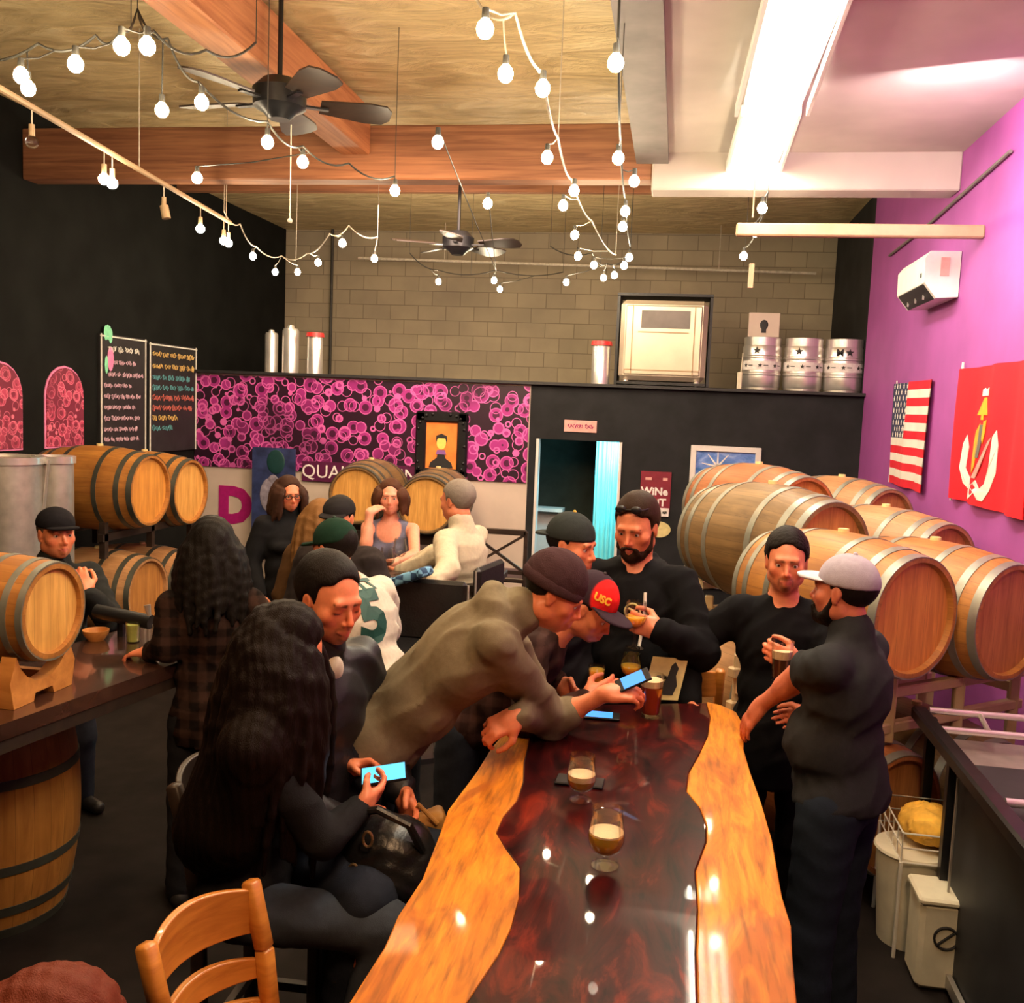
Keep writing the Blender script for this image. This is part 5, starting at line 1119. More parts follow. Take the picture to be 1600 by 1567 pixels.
# air conditioner
yA, yB_ = PX(1503, 420, XR)[1], PX(1441, 440, XR)[1]; zt, zb = PX(1503, 393, XR)[2], PX(1503, 462, XR)[2]; root = empty('air_conditioner', (XR, (yA+yB_)/2, zb), 'white split air conditioner high on the purple wall', 'air conditioner')
dpt = .24; L0 = 7.15; ya = yA+.02; yb2 = ya+.86
prof = [(0, zb+.0), (0, zt), (-dpt*.85, zt), (-dpt, zt-.05), (-dpt*.98, zb+.10), (-dpt*.62, zb-.01)]
G().plate(prof, 0, yb2-ya, ((XR-.005, yb2, 0), (1, 0, 0), (0, 0, 1), (0, -1, 0))).build('casing', M['white_paint'], root)
G().plate([(-dpt*.95, zb+.085), (-dpt*.60, zb-.014), (-dpt*.55, zb-.0), (-dpt*.9, zb+.11)], 0, yb2-ya-.1, ((XR-.012, yb2-.05, 0), (1, 0, 0), (0, 0, 1), (0, -1, 0))).build('vent', M['black_metal'], root)
G().box((XR-dpt*.45, ya-.003, (zt+zb)/2+.05), (.06, .004, .13)).build('label_plate', M['sign_pink'], root); G().box((XR-dpt-.003, ya+.10, (zt+zb)/2), (.006, .03, .03)).build('sensor', M['black_metal'], root)
for k in range(3): G().box((XR-dpt*.80, ya+.2+k*.24, zb+.03), (.012, .012, .06)).build('vane', M['steel'], root)
# flags on the purple wall
def wavy(y, z, amp=.018): return amp*math.sin(y*9+z*2)+amp*.5*math.sin(y*17)
def flag_piece(name, y0, y1, z0, z1, mat, parent, off=.0, n=10):
    v = []; f = []
    for i in range(n+1):
        y = y0+(y1-y0)*i/n
        for j in range(4): z = z0+(z1-z0)*j/3; v += [(XR-.035-off+wavy(y, z), y, z)]
    N = len(v)
    v += [(p[0]+.006, p[1], p[2]) for p in v]
    for i in range(n):
        for j in range(3): a = i*4+j; f += [(a, a+1, a+5, a+4), (N+a, N+a+4, N+a+5, N+a+1)]
    for i in range(n): f += [(i*4, i*4+4, N+i*4+4, N+i*4), (i*4+3, N+i*4+3, N+i*4+7, i*4+7)]
    return link_mesh(name, v, f, M[mat], parent, angle=60)
y1, y0 = PX(1400, 670, XR)[1], PX(1455, 680, XR)[1]; zt, zb = PX(1430, 597, XR)[2], PX(1420, 762, XR)[2]
root = empty('stars_and_stripes_flag', (XR, (y0+y1)/2, zb), 'red and white striped flag with starry blue corner on the purple wall', 'flag'); hs = (zt-zb)/13; cant = y1-(y1-y0)*.42
for k in range(13):
    z1 = zt-k*hs; left = cant if k < 7 else y1; flag_piece('stripe', y0, left, z1-hs, z1, 'flag_red' if k % 2 == 0 else 'flag_white', root)
cn = flag_piece('canton', cant, y1, zt-7*hs, zt, 'flag_blue', root); g = G()
for r_ in range(9):
    for c_ in range(6 if r_ % 2 == 0 else 5):
        y = y1-(y1-cant)*((c_+.5)/6 if r_ % 2 == 0 else (c_+1)/6); z = zt-7*hs*(r_+.5)/9; pts = [((.024 if k % 2 == 0 else .0105)*math.sin(k*math.pi/5), (.024 if k % 2 == 0 else .0105)*math.cos(k*math.pi/5)) for k in range(10)]
        g.plate(pts, 0, .003, ((XR-.037+wavy(y, z), y, z), (0, -1, 0), (0, 0, 1), (-1, 0, 0)))
g.build('star', M['flag_white'], cn)
G().tube([(XR-.02, y1+.015, zt+.03), (XR-.02, y1+.015, zb)], .006).build('edge_cord', M['flag_white'], root)
# red marine flag
y1 = PX(1510, 575, XR)[1]-.0; y0 = y1-1.42; zt, zb = PX(1540, 578, XR)[2]+.02, PX(1510, 783, XR)[2]; root = empty('red_flag', (XR, (y0+y1)/2, zb), 'bright red flag with gold and white emblem at the right edge of the purple wall', 'flag')
flag_piece('cloth', y0, y1, zb, zt, 'marine_red', root, n=30)
def on_flag(pts, mat, name, off=.006):
    g = G(); cy, cz = y1-.60, (zt+zb)/2; v = [(XR-.035-off+wavy(cy-a, cz+b), cy-a, cz+b) for a, b in pts]; n = len(v); v += [(p[0]+.004, p[1], p[2]) for p in v]
    f = [tuple(range(n)), tuple(range(n, 2*n))[::-1]]+[((i+1) % n, i, n+i, n+(i+1) % n) for i in range(n)]; g.add(v, f); return g.build(name, M[mat], root, smooth=False)
on_flag([(-.16, .13), (-.05, .13), (-.05, .10), (.0, .10), (.0, .13), (.10, .13), (.03, .24), (-.02, .24)], 'gold_print', 'eagle')
on_flag([(-.07, .25), (-.07, .29), (-.03, .30), (0, .285), (.06, .30), (.06, .25)], 'flag_white', 'eagle_head')
on_flag([(-.09, .05), (-.05, .08), (-.06, -.08), (-.08, -.20), (-.13, -.24), (-.17, -.19), (-.17, -.05), (-.13, .03)], 'gold_print', 'anchor'); on_flag([(.02, .09), (.09, .10), (.08, .02), (.04, -.05), (.01, -.02)], 'gold_print', 'anchor')
on_flag([(-.05, .07), (.01, .07), (.02, -.02), (-.02, -.14), (-.08, -.14), (-.08, -.02)], 'duct_grey', 'globe')
on_flag([(-.36, -.00), (-.33, -.08), (-.36, -.22), (-.28, -.27), (-.20, -.27), (-.17, -.33), (-.02, -.28), (.06, -.33), (.16, -.29), (.22, -.18), (.25, .0), (.29, .04), (.31, -.05), (.30, -.22), (.24, -.33), (.14, -.40), (.04, -.40), (-.03, -.36), (-.14, -.41), (-.24, -.41), (-.27, -.35), (-.38, -.32), (-.43, -.22), (-.40, -.06)], 'flag_white', 'scroll')
on_flag([(.18, -.03), (.24, .0), (-.03, -.27), (-.12, -.27)], 'sign_pink', 'anchor_rope', .0055)
G().tube([(XR-.02, y1+.01, zt+.05), (XR-.02, y1+.03, zb-.02)], .009).build('edge_cord', M['flag_white'], root)
# ---------------------------------------------------------------- fans
def fan(c, label, rod_top, blade_az, s=1.0):
    root = empty('ceiling_fan', c, label, 'fan', 'ceiling fans'); c = np.array(c)
    G().tube([c+[0, 0, .1], (c[0], c[1], rod_top)], .016).build('rod', M['black_metal'], root); G().lathe([(.0001, -.13), (.06, -.13), (.10, -.09), (.155, -.06), (.16, .04), (.10, .10), (.0001, .10)], 36, c).build('motor', M['black_metal'], root)
    for a0 in blade_az:
        a = math.radians(a0); d = np.array([math.sin(a), math.cos(a), 0]); r_ = np.array([math.cos(a), -math.sin(a), 0]); t = math.radians(13); X = r_*math.cos(t)+np.array([0, 0, 1])*math.sin(t); N = np.cross(X, d)
        o = c+d*.17+[0, 0, -.03]; b = G().plate([(-.07, .07), (.07, .07), (.115, .36), (.105, .46), (.05, .50), (-.05, .50), (-.105, .46), (-.115, .36)], 0, .010, (o, X*s, d*s, N)).build('blade', M['dark_wood'], root, smooth=False)
        G().bar(c+d*.12+[0, 0, -.035], o+d*.12+[0, 0, -.008], .04, .012).build('blade_arm', M['black_metal'], root)
fan(P(437, 152, 5.6), 'dark ceiling fan with paddle blades, nearer one at the upper left', ZC, (62, 134, 206, 278, 350))
fan(P(716, 378, 9.6), 'distant ceiling fan in the middle of the room on a long rod', ZC, (30, 102, 174, 246, 318))
for (x0, y0_, x1, y1_, Y) in ((455, 195, 453, 345, 5.6),): a, b = P(x0, y0_, Y), P(x1, y1_, Y); tag(G().tube([a, b], .004).ball(b, .016, 10).build('pull_chain', M['cord_pale'], loc=a), 'thin pull chain hanging below the nearer ceiling fan', 'chain')
# ---------------------------------------------------------------- big strip lights
a, b = PZ(1292, -6, 4.06), PZ(1152, 306, 4.06); L = (b[1]-a[1]); xl = (a[0]+b[0])/2; n = 3; y_ = 1.9; seg = (b[1]-y_)/n
for k in range(n):
    yc = y_+seg*(k+.5); root = empty('strip_light', (xl, yc, 4.06), '%s fluorescent strip light under the plaster ceiling, glaring white' % ('nearest', 'middle', 'farthest')[k], 'strip light', 'fluorescent strip lights')
    G().box((xl, yc, 4.13), (.34, seg-.06, .05), bev=.012).build('housing', M['white_paint'], root); g = G()
    for sx in (-1, 1): G().bar((xl+sx*.17, yc-seg/2+.03, 4.11), (xl+sx*.21, yc+seg/2-.03, 4.09), .02, .07).build('reflector', M['white_paint'], root)
    for sx in (-1.5, -.5, .5, 1.5): G().tube([(xl+sx*.08, yc-seg/2+.06, 4.08), (xl+sx*.08, yc+seg/2-.06, 4.08)], .019, 12).build('tube', M['tube_light'], root)
    for sx in (-1, 1): G().tube([(xl, yc+sx*seg*.3, 4.15), (xl, yc+sx*seg*.3, ZG)], .008).build('hanger', M['steel'], root)
# ---------------------------------------------------------------- strings of bulbs
ZS = 3.60
def string(cord, bulbs, label, mat='cord_dark', z=ZS, drop=.10, sag=.05, ceil=True):
    pts = [PZ(x, y, z+drop+dz) for x, y, dz in cord]; root = empty('string_lights', pts[0], label, 'string lights', 'strings of bulbs under the ceiling'); g = G(); path = []
    for p, q in zip(pts[:-1], pts[1:]):
        for t in np.linspace(0, 1, 8)[:-1]: path.append(p*(1-t)+q*t-np.array([0, 0, sag*4*t*(1-t)]))
    path.append(pts[-1]); g.tube(path, .006, 6); 
    PA = np.array(path); wires = G()
    if ceil:
        for i in (0, len(path)//2, -1): wires.tube([path[i], (path[i][0], path[i][1], ZC if path[i][0] < xd-.15 else ZG)], .0025, 5)
    g.build('cord', M[mat], root); 
    if ceil: wires.build('hanging_wire', M[mat], root)
    for bb in bulbs:
        x, y = bb[:2]; m = bb[2] if len(bb) > 2 else 'bulb_light'; c = PZ(x, y, z); j = np.argmin(((PA-c-np.array([0, 0, drop]))[:, :2]**2).sum(1)); q = PA[j]
        sk = G().tube([c+[0, 0, .030], c+[0, 0, .072]], [.015, .013], 10).build('socket', M['cord_dark'], root)
        G().tube([c+[0, 0, .07], c*.5+q*.5+[0, 0, .02], q], .004, 5).build('lead', M[mat], root)
        pr = [(.0005, -.036), (.016, -.032), (.0285, -.018), (.032, 0), (.027, .018), (.016, .030), (.012, .040)]; G().lathe(pr, 14, c).build('bulb', M[m], root, angle=None)
string([(-60, 85, .1), (60, 68, .1), (150, 55, .1), (190, 45, .12), (214, 15, .5), (240, 48, .12), (322, 78, .1), (400, 66, .3)], [(33, 118), (44, 138), (118, 100), (190, 72), (230, 72)], 'string of bulbs at the upper left corner, sagging from a hook')
string([(215, 15, .5), (262, 60, .2), (310, 128, .02), (418, 190, 0), (473, 228, 0), (545, 255, 0), (617, 275, 0)], [(253, 172), (315, 160), (308, 278), (418, 222), (473, 253), (617, 298)], 'string of bulbs running past the nearer fan toward the middle')
string([(350, 330, .1), (375, 350, .05), (400, 385, .0), (440, 400, 0), (480, 396, 0), (515, 365, 0), (545, 352, .1), (590, 370, .1)], [(395, 400), (430, 425), (465, 425), (497, 410), (535, 380), (585, 404)], 'drooping loop of bulbs above the left canisters', 'cord_pale')
string([(745, 0, .3), (805, 20, .1), (848, 112, 0), (872, 215, 0), (893, 280, 0), (925, 345, 0), (962, 398, 0)], [(758, 45), (790, 115), (848, 138), (855, 246), (897, 298), (880, 321), (898, 367), (903, 400)], 'long string of bulbs running from above the table toward the back wall', 'cord_pale')
string([(968, 0, .25), (966, 60, 0), (967, 90, 0), (970, 225, 0), (977, 310, 0), (985, 385, 0)], [(962, 98), (966, 247), (991, 283, 'bulb_dim'), (977, 330), (973, 354), (983, 402)], 'string of bulbs beside the boxed duct')
string([(860, 385, .1), (925, 395, 0), (948, 412, 0), (985, 395, .1)], [(928, 414), (943, 434), (960, 430), (975, 415), (885, 441)], 'dense cluster of glaring bulbs over the doorway')
string([(640, 395, .2), (685, 422, 0), (775, 422, 0), (880, 425, .1)], [(685, 440), (772, 438), (781, 452), (762, 318), (684, 222, 'bulb_dim')], 'sparse string of bulbs over the grape mural')
string([(1200, 300, .15), (1188, 345, .05), (1165, 385, .05)], [(1191, 325), (1180, 363), (1162, 400)], 'short string of three bulbs below the strip lights')
a, b = P(1176, 340, 7.0), P(1172, 450, 7.0); tag(G().tube([a+[0, 0, .6], a], .006).bar(P(1175, 412, 7.0), b, .035, .035).build('hanging_tube', M['rail_beige'], loc=b), 'small pale tube hanging below the three bulbs on the right', 'pendant')
# conduit with small hanging spots, upper left
a, b = PZ(-40, 115, 3.72), PZ(360, 348, 3.72); root = empty('lighting_track', a, 'pale sloping pipe carrying small lamps across the upper left', 'track'); G().tube([a, b], .018).build('pipe', M['rail_beige'], root)
for t in (.05, .5, .97): q = a*(1-t)+b*t; G().tube([q, (q[0], q[1], ZC)], .004, 5).build('hanging_wire', M['cord_pale'], root)
for (px, py, lit) in ((15, 192, 0), (105, 242, 1), (117, 240, 1), (205, 278, -1), (283, 335, 1), (342, 360, 1), (355, 360, 1)):
    t = (px+40)/400; q = a*(1-t)+b*t; c = PZ(px, py, 3.55); c = np.array([q[0], q[1], 0])+[0, 0, 3.54]; 
    G().tube([q, c+[0, 0, .05]], .004, 5).build('drop_wire', M['cord_pale'], root); G().tube([c+[0, 0, .03], c+[0, 0, .09]], .016, 10).build('socket', M['rail_beige'], root)
    if lit >= 0: G().ball(c, .034, 14).build('bulb', M['bulb_light'] if lit else M['glass'], root)
    else: G().tube([c+[0, 0, .03], c+[.02, .0, -.06]], .03, 12).build('spot_head', M['rail_beige'], root)
# ---------------------------------------------------------------- lower right: black counter, wire basket, bins
x0 = 1.19; root = empty('bar_counter', (1.55, 3.3, 0), 'black counter with steel rail and sink at the lower right edge', 'bar counter')
G().box((1.56, 3.1, .44), (.72, 1.9, .88), bev=.01).build('cabinet', M['black_paint'], root)
G().bar((x0, 2.1, .91), (x0, 4.62, .91), .07, .06, bev=.01).build('edge_rail', M['black_metal'], root)
G().bar((x0-.005, 2.15, .06), (x0-.005, 4.02, .06), .02, .05).build('kick_rail', M['steel_rough'], root); G().bar((x0-.005, 4.04, 0.02), (x0-.005, 4.04, .9), .04, .03, (1, 0, 0)).build('corner_trim', M['black_metal'], root)
G().bar((x0-.012, 3.92, .10), (x0-.012, 3.92, .86), .008, .008, (1, 0, 0)).build('seam', M['steel_rough'], root)
G().box((1.58, 4.1, .80), (.66, .95, .02)).build('basin_floor', M['steel_rough'], root)
for a, b in (((x0+.04, 4.60, .93), (1.92, 4.60, .93)), ((x0+.04, 4.45, .89), (1.92, 4.45, .89)), ((x0+.04, 3.55, .92), (1.92, 3.55, .92))): G().tube([a, b], .016, 12).build('steel_rail', M['steel'], root)
G().tube([(1.45, 4.60, .93), (1.45, 4.45, .89)], .012).build('bracket', M['steel'], root)
for yy in (4.58,):
    for xx in (1.24, 1.88): G().bar((xx, yy, 0), (xx, yy, .9), .04, .04, (1, 0, 0)).build('leg', M['black_metal'], root)
# wire basket shelf with yellow cloth, bins below
a = P(1402, 1335, 4.15); root = empty('wire_basket', (a[0]+.2, 4.25, 0), 'white wire basket rack at the black counter, lower right', 'basket'); x0b, x1b = a[0]-.0, a[0]+.30; y0b, y1b = 4.08, 4.50; zt, zb = P(1430, 1272, 4.3)[2], P(1420, 1345, 4.1)[2]
g = G(); w_ = .004
for z in (zt, (zt+zb)/2, zb):
    g.tube([(x0b, y0b, z), (x1b, y0b, z), (x1b, y1b, z), (x0b, y1b, z), (x0b, y0b, z)], w_, 6)
for i in range(9): x = x0b+(x1b-x0b)*i/8; g.tube([(x, y0b, zt if i in (0, 8) else zb), (x, y0b, zb), (x, y1b, zb), (x, y1b, zt)], w_*.8, 6)
for i in range(6): y = y0b+(y1b-y0b)*i/5; g.tube([(x0b, y, zt), (x0b, y, zb)], w_*.8, 6)
g.build('wire_frame', M['wire_white'], root)
g = G(); [g.tube([(x, y, zb), (x, y, 0)], .008) for x in (x0b, x1b) for y in (y0b, y1b)]; g.build('leg', M['wire_white'], root)
o = empty('cloth_bundle', ((x0b+x1b)/2, 4.3, zb), 'crumpled yellow cloth lying in the white wire basket', 'cloth'); S = Solid(); S.add(Ell(((x0b+x1b)/2+.01, 4.30, zb+.09), (.13, .16, .085)), .02)
v, q = S.mesh(.012, folds(.018, 45, 8)); link_mesh('fabric', v, q, M['yellow_cloth'], o, angle=None)
c = P(1462, 1440, 4.0); root = empty('plastic_bin', (c[0], 3.93, 0), 'tall white plastic bin with a dark round mark, beside the black counter', 'bin'); bw_, bh = .20, P(1462, 1392, 3.95)[2]
G().box((c[0], 3.95, bh/2), (bw_, .20, bh-.01), bev=.02).build('body', M['plastic_white'], root); G().box((c[0], 3.95, bh), (bw_+.02, .22, .03), bev=.01).build('lid', M['plastic_white'], root)
g = G().tube([(c[0]+.045*math.cos(t), 3.847, bh*.62+.045*math.sin(t)) for t in np.linspace(0, 6.1, 20)], .005, 6); g.bar((c[0]-.035, 3.846, bh*.62-.03), (c[0]+.03, 3.846, bh*.62+.03), .012, .004).build('emblem', M['print_black'], root)
c = P(1420, 1400, 4.25); tag(G().lathe([(.0001, 0), (.12, 0), (.15, .40), (.16, .41), (.155, .42), (.0001, .42)], 36, (c[0], c[1], .001)).build('bucket', M['plastic_white'], loc=(c[0], c[1], 0)), 'round white bucket under the wire basket', 'bucket')
# bag on the woman's lap and small leather pieces
c = P(604, 1330, 2.62); root = empty('handbag', c, 'black leather handbag with small brass rings on the seated woman\'s lap', 'bag'); S = Solid(); S.add(Ell(c+[0, 0, -.01], (.155, .12, .125)), .02).add(Ell(c+[.02, 0, -.06], (.17, .13, .09)), .05)
v, q = S.mesh(.010, folds(.010, 40, 12)); link_mesh('body', v, q, M['bag_leather'], root, angle=None)
G().tube([c+[-.12, -.05, .05], c+[-.10, -.09, .14], c+[0.0, -.10, .17], c+[.09, -.09, .13], c+[.12, -.05, .04]], .012, 8).build('strap', M['bag_leather'], root)
for dx, dz in ((-.02, .09), (-.06, -.01)): G().tube([c+[dx+.014*math.cos(t), -.122, dz+.022*math.sin(t)] for t in np.linspace(0, 6.28, 16)], .004, 6).build('ring', M['brass'], root)
c = P(668, 1305, 2.85); root = empty('tote_bag', c-[0, 0, .1], 'tan leather bag squeezed between the handbag and the table edge', 'bag'); S = Solid(); S.add(Box(c, (.075, .05, .07), turn(np.eye(3), -20, 0, -20), .02), .01); v, q = S.mesh(.01, folds(.004, 40, 2)); link_mesh('body', v, q, M['tan_leather'], root, angle=None)
G().tube([c+[-.05, -.03, .06], c+[-.02, -.05, .12], c+[.04, -.04, .06]], .008, 8).build('strap', M['tan_leather'], root)
# folded checked shirt
c = P(635, 903, 5.0); S = Solid(); S.add(Box(c, (.15, .07, .028), turn(np.eye(3), 15, 0, -22), .02), .01); v, q = S.mesh(.01, folds(.006, 50, 2)); tag(link_mesh('checked_shirt', v, q, M['blue_check'], loc=c, angle=None), 'blue checked shirt lying over the black chair back beside the white jersey', 'shirt')
# ---------------------------------------------------------------- the people
BLK = (.006, .006, .0075)
def screenR(c, up_hint, tilt=(0, 0, .35)):
    n = nrm(nrm(C_-np.array(c))+np.array(tilt)); y = np.array(up_hint, float); y = nrm(y-n*(y@n)); return np.stack([np.cross(y, n), y, n], 1)
# man in the grey cap, right foreground (seen from behind)
hc = P(1318, 925, 3.30)
def polo(v, c, o): return c
person('man in light grey cap and dark polo, hand on the right table edge', hc, 300, yaw=0, pitch=-2, lean=(1, 0), build=1.16, belly=.05, sc=.97, res=.0065, skin=(.66,.20,.11), stubble=.55, beard=.004,
       arms={-1: dict(wrist=P(1188, 1103, 3.42), fwd=P(1152, 1150, 3.45)-P(1188, 1103, 3.42), back=(.2, -.3, .95), curl=.18, elbow=P(1256, 1052, 3.30), side=1, sleeve='short'), 1: dict(wrist=hc+[-.02, .42, -.56], hint=(.4, -.1, -.8), sleeve='short')},
       top=dict(c=(.030, .032, .036), sleeve='short', collar=.9, hem=.03, hw=1.04, g=.028, fold=.008, name='polo_shirt'), bottom=dict(c=(.020, .030, .050)), hair=dict(length=.006, back=-.055, side=-.01), hat=dict(c=(.42, .38, .47), bc=(.62, .58, .66), brim_tilt=4, tip=-6))
# man in black holding a beer
hc = P(1229, 878, 4.05)
pb = person('man in black shirt with goatee, holding a glass of dark beer', hc, 183, yaw=2, pitch=4, sc=1.02, build=1.08, res=.0065, goatee=.65, stubble=.15,
       arms={-1: dict(wrist=P(1243, 1034, 3.74), fwd=(-.85, -.15, .3), back=(.0, -1, .0), curl=.62, hint=(.7, .3, -.8), side=1), 1: dict(wrist=hc+[-.36, -.12, -.60], hint=(-.9, .5, -.4), curl=.5)},
       top=dict(c=BLK, sleeve='long', g=.035, hem=.22, fold=.009, name='black_shirt'), bottom=dict(c=(.02, .02, .024)), hair=dict(length=.015, hairline=.084, side=-.004, top=.006, noise=folds(.0035, 200, 4)))
make_glass('tumbler', 'beer_dark', .55, .030, 'glass of dark beer with pale head, held by the man in black', 'held glasses', P(1219, 1064, 3.72), 1.05)
# bearded man with sunglasses on his head
hc = P(994, 824, 4.18)
pb = person('bearded man in black hooded jacket with sunglasses on his hair, holding a stemmed glass', hc, 190, yaw=8, pitch=16, sc=1.07, build=1.16, wide=1.06, belly=.03, res=.0065, hairc=(.03, .014, .008),
       arms={-1: dict(wrist=P(1030, 985, 3.86), fwd=(-.9, -.1, .25), back=(.1, -1, .1), curl=.6, hint=(.7, .3, -.8), side=1), 1: dict(wrist=hc+[-.34, -.1, -.62], hint=(-.9, .5, -.4))},
       top=dict(c=BLK, sleeve='long', g=.036, hem=.15, fold=.009, hood=True, name='hooded_jacket'), bottom=dict(c=(.02, .02, .024)), hair=dict(length=.011, hairline=.090, side=.0, top=.010), beard=.012)
make_glass('snifter', 'beer_amber', .45, 0, 'stemmed glass of amber beer raised by the bearded man', 'held glasses', P(991, 1012, 3.84), 1.12)
r = pb['root']; W = lambda x, y, z: pb['head']+pb['sc']*(pb['RH']@np.array([x, y, z])); sg = G()
for sx in (-1, 1): sg.ball(W(sx*.033, .074, .104), (.024, .008, .017), 14)
sg.tube([W(-.07, .0, .09), W(-.055, .068, .104), W(0, .082, .107), W(.055, .068, .104), W(.07, .0, .09)], .003, 6)
o = empty('sunglasses', W(0, .07, .1), 'dark sunglasses pushed up on the bearded man\'s hair', 'sunglasses'); sg.build('frame', M['black_metal'], o)
bv = pb['bvh']; ft, rt, up = pb['ft'], pb['rt'], pb['up']; ch = pb['chest']
def emblem_on(pb, pts, off, X, Y, mat, name, parent, lift=.004):
    v = np.array([(a, b, 0) for a, b in pts]); q = on_surface(pb['bvh'], v, None, off, X, Y, lift); n = len(q); return link_mesh(name, q, [tuple(range(n))], M[mat], parent, smooth=False)
X = -rt; tc = KIDS(r)[0]; jk = pb['top']; ORG[jk.name] = ORG[r.name]
ring = [(.032*math.cos(t), .032*math.sin(t)) for t in np.linspace(0, 6.28, 24)[:-1]]; g = G()
q = on_surface(bv, np.array([(a, b, 0) for a, b in ring]), None, ch+up*.02-rt*.03, X, up, .006); g.tube(q+[q[0]], .004, 6); q = on_surface(bv, np.array([(-.02, .012, 0), (.02, .0, 0), (-.012, -.014, 0)]), None, ch+up*.02-rt*.03, X, up, .006); g.tube(q, .005, 6); g.build('chest_emblem', M['oval_yellow'], jk)
g = G(); q = on_surface(bv, np.array([(.075+.006*math.sin(k), .10-.045*k, 0) for k in range(6)]), None, ch, X, up, .008); g.tube(q, .007, 6); g.build('drawstring', M['flag_white'], jk)
# man in backward cap
hc = P(893, 852, 4.02)
person('man in dark backward cap looking right, behind the grey hoodie', hc, 112, yaw=0, pitch=8, sc=1.04, build=1.08, res=.0065, skin=(.82,.27,.13), stubble=.35,
       arms={1: dict(wrist=hc+[-.05, -.25, -.62]), -1: dict(wrist=hc+[.30, .10, -.60])}, top=dict(c=(.016, .015, .018), sleeve='long', g=.032, fold=.008, name='black_top'),
       hair=dict(length=.005), hat=dict(c=(.030, .036, .036), backward=True, btn=(.55, .35, .05), brim=.06))
# man in red and black cap
hc = P(922, 950, 3.62)
pu = person('man in a red and black cap leaning over the table beside the grey beanie', hc, 100, yaw=6, pitch=34, lean=(40, 0), sc=1.0, res=.0065, stubble=.3,
       arms={1: dict(wrist=hc+[.02, -.18, -.30]), -1: dict(wrist=PZ(905, 1100, 1.12)+[-.1, .25, 0])}, top=dict(c=(.05, .022, .018), sleeve='long', g=.028, fold=.008, name='plaid_shirt', colfn=lambda v, c, o: c*(.6+.8*((np.sin(v[:, :1]*95) > .2)*.5+(np.sin(v[:, 2:3]*80) > .2)*.5))),
       hair=dict(length=.005), hat=dict(c=(.035, .02, .03), brim=.085, brimw=.082, brim_tilt=2, tip=-10, turn=20, s=1.05, paint=lambda h, R: [(Ell(h+R@np.array([.015, .088, .080]), (.085, .090, .085), R), (.85, .02, .02), .008)]))
Rh = pu['Rhat']; hh = pu['head']; fr = Rh@nrm([.85, 1, .0]); Xc = nrm(np.cross(Rh[:, 2], fr)); Yc = Rh[:, 2]
v, f = subdiv_text('USC', .036, 1, .0015); q = on_surface(pu['cap_bvh'], v, f, hh+Rh@np.array([.04, .05, .075]), Xc, Yc, .003, .3); link_mesh('lettering', q, f, M['gold_print'], pu['cap'], smooth=False)
# man in grey hoodie and beanie leaning on the table
hc = P(866, 925, 3.12)
pg = person('man in grey hoodie and dark beanie leaning on the table with a phone', hc, 82, yaw=4, pitch=30, lean=(46, 0), sc=1.03, build=1.06, res=.006, stubble=.25, skin=(.80,.25,.12), torso_len=1.12,
       arms={1: dict(elbow=PZ(862, 1126, 1.14), wrist=P(948, 1083, 3.28), fwd=(1, .15, .05), back=(.2, -.45, .9), curl=.55, side=-1, sleeve='half', thumb=.8), -1: dict(elbow=PZ(845, 1140, 1.14)+[-.02, .12, .02], wrist=P(806, 1120, 3.00)+[0, .0, 0], fwd=P(745, 1150, 2.95)-P(806, 1120, 3.0), back=(-.1, -.75, .7), curl=.55, side=-1, sleeve='long')},
       top=dict(c=(.20, .165, .105), sleeve='long', hood=True, collar=1.3, g=.042, fold=.010, f=20, hem=.02, sg=.034, name='hoodie', w=1.05, prims=lambda o: [(Ell(o['neck']-o['up']*.17-o['ft']*.05, (.14, .085, .20), o['RT']), .06), (Ell(o['neck']-o['up']*.40-o['ft']*.04, (.15, .09, .20), o['RT']), .06)]), bottom=dict(c=(.018, .022, .035)), hair=dict(length=.004, side=-.02),
       hat=dict(kind='beanie', c=(.060, .030, .034)))
pc = P(990, 1064, 3.30); phone(pc, 0, 'screen_blue', 'phone with blue lit screen held out over the table', R=screenR(pc, (.9, .2, .35), (-.6, 0, 1.2)), s=.9)
# seated man looking down (left of centre)
hc = P(516, 936, 2.78)
pm = person('man in dark leather jacket with eyes lowered, seated left of the table', hc, 118, yaw=6, pitch=14, lean=(6, 0), sit=1, sc=1.08, build=1.05, res=.005, closed=True, stubble=.30, goatee=.45, skin=(.84,.27,.13),
       arms={1: dict(wrist=hc+[.10, -.14, -.64], hint=(-.3, -.6, -.6)), -1: dict(wrist=hc+[.22, .10, -.64])},
       top=dict(c=(.014, .014, .018), sleeve='long', collar=1.0, g=.034, fold=.012, f=24, mat='leather', name='leather_jacket'), bottom=dict(c=(.02, .025, .04)), hair=dict(length=.012, hairline=.090, side=.004, top=.003, quiff=0))
o = pm; W = lambda x, y, z: pm['neck']+pm['rt']*x+pm['ft']*y+pm['up']*z
S = Solid(); S.add(Ell(W(0, .075, -.03), (.035, .03, .045), pm['RT']), .01); v, q = S.mesh(.008); link_mesh('undershirt', v, q, M['cloth'], pm['root'], angle=None, col=paint(v, (.55, .48, .40), []))
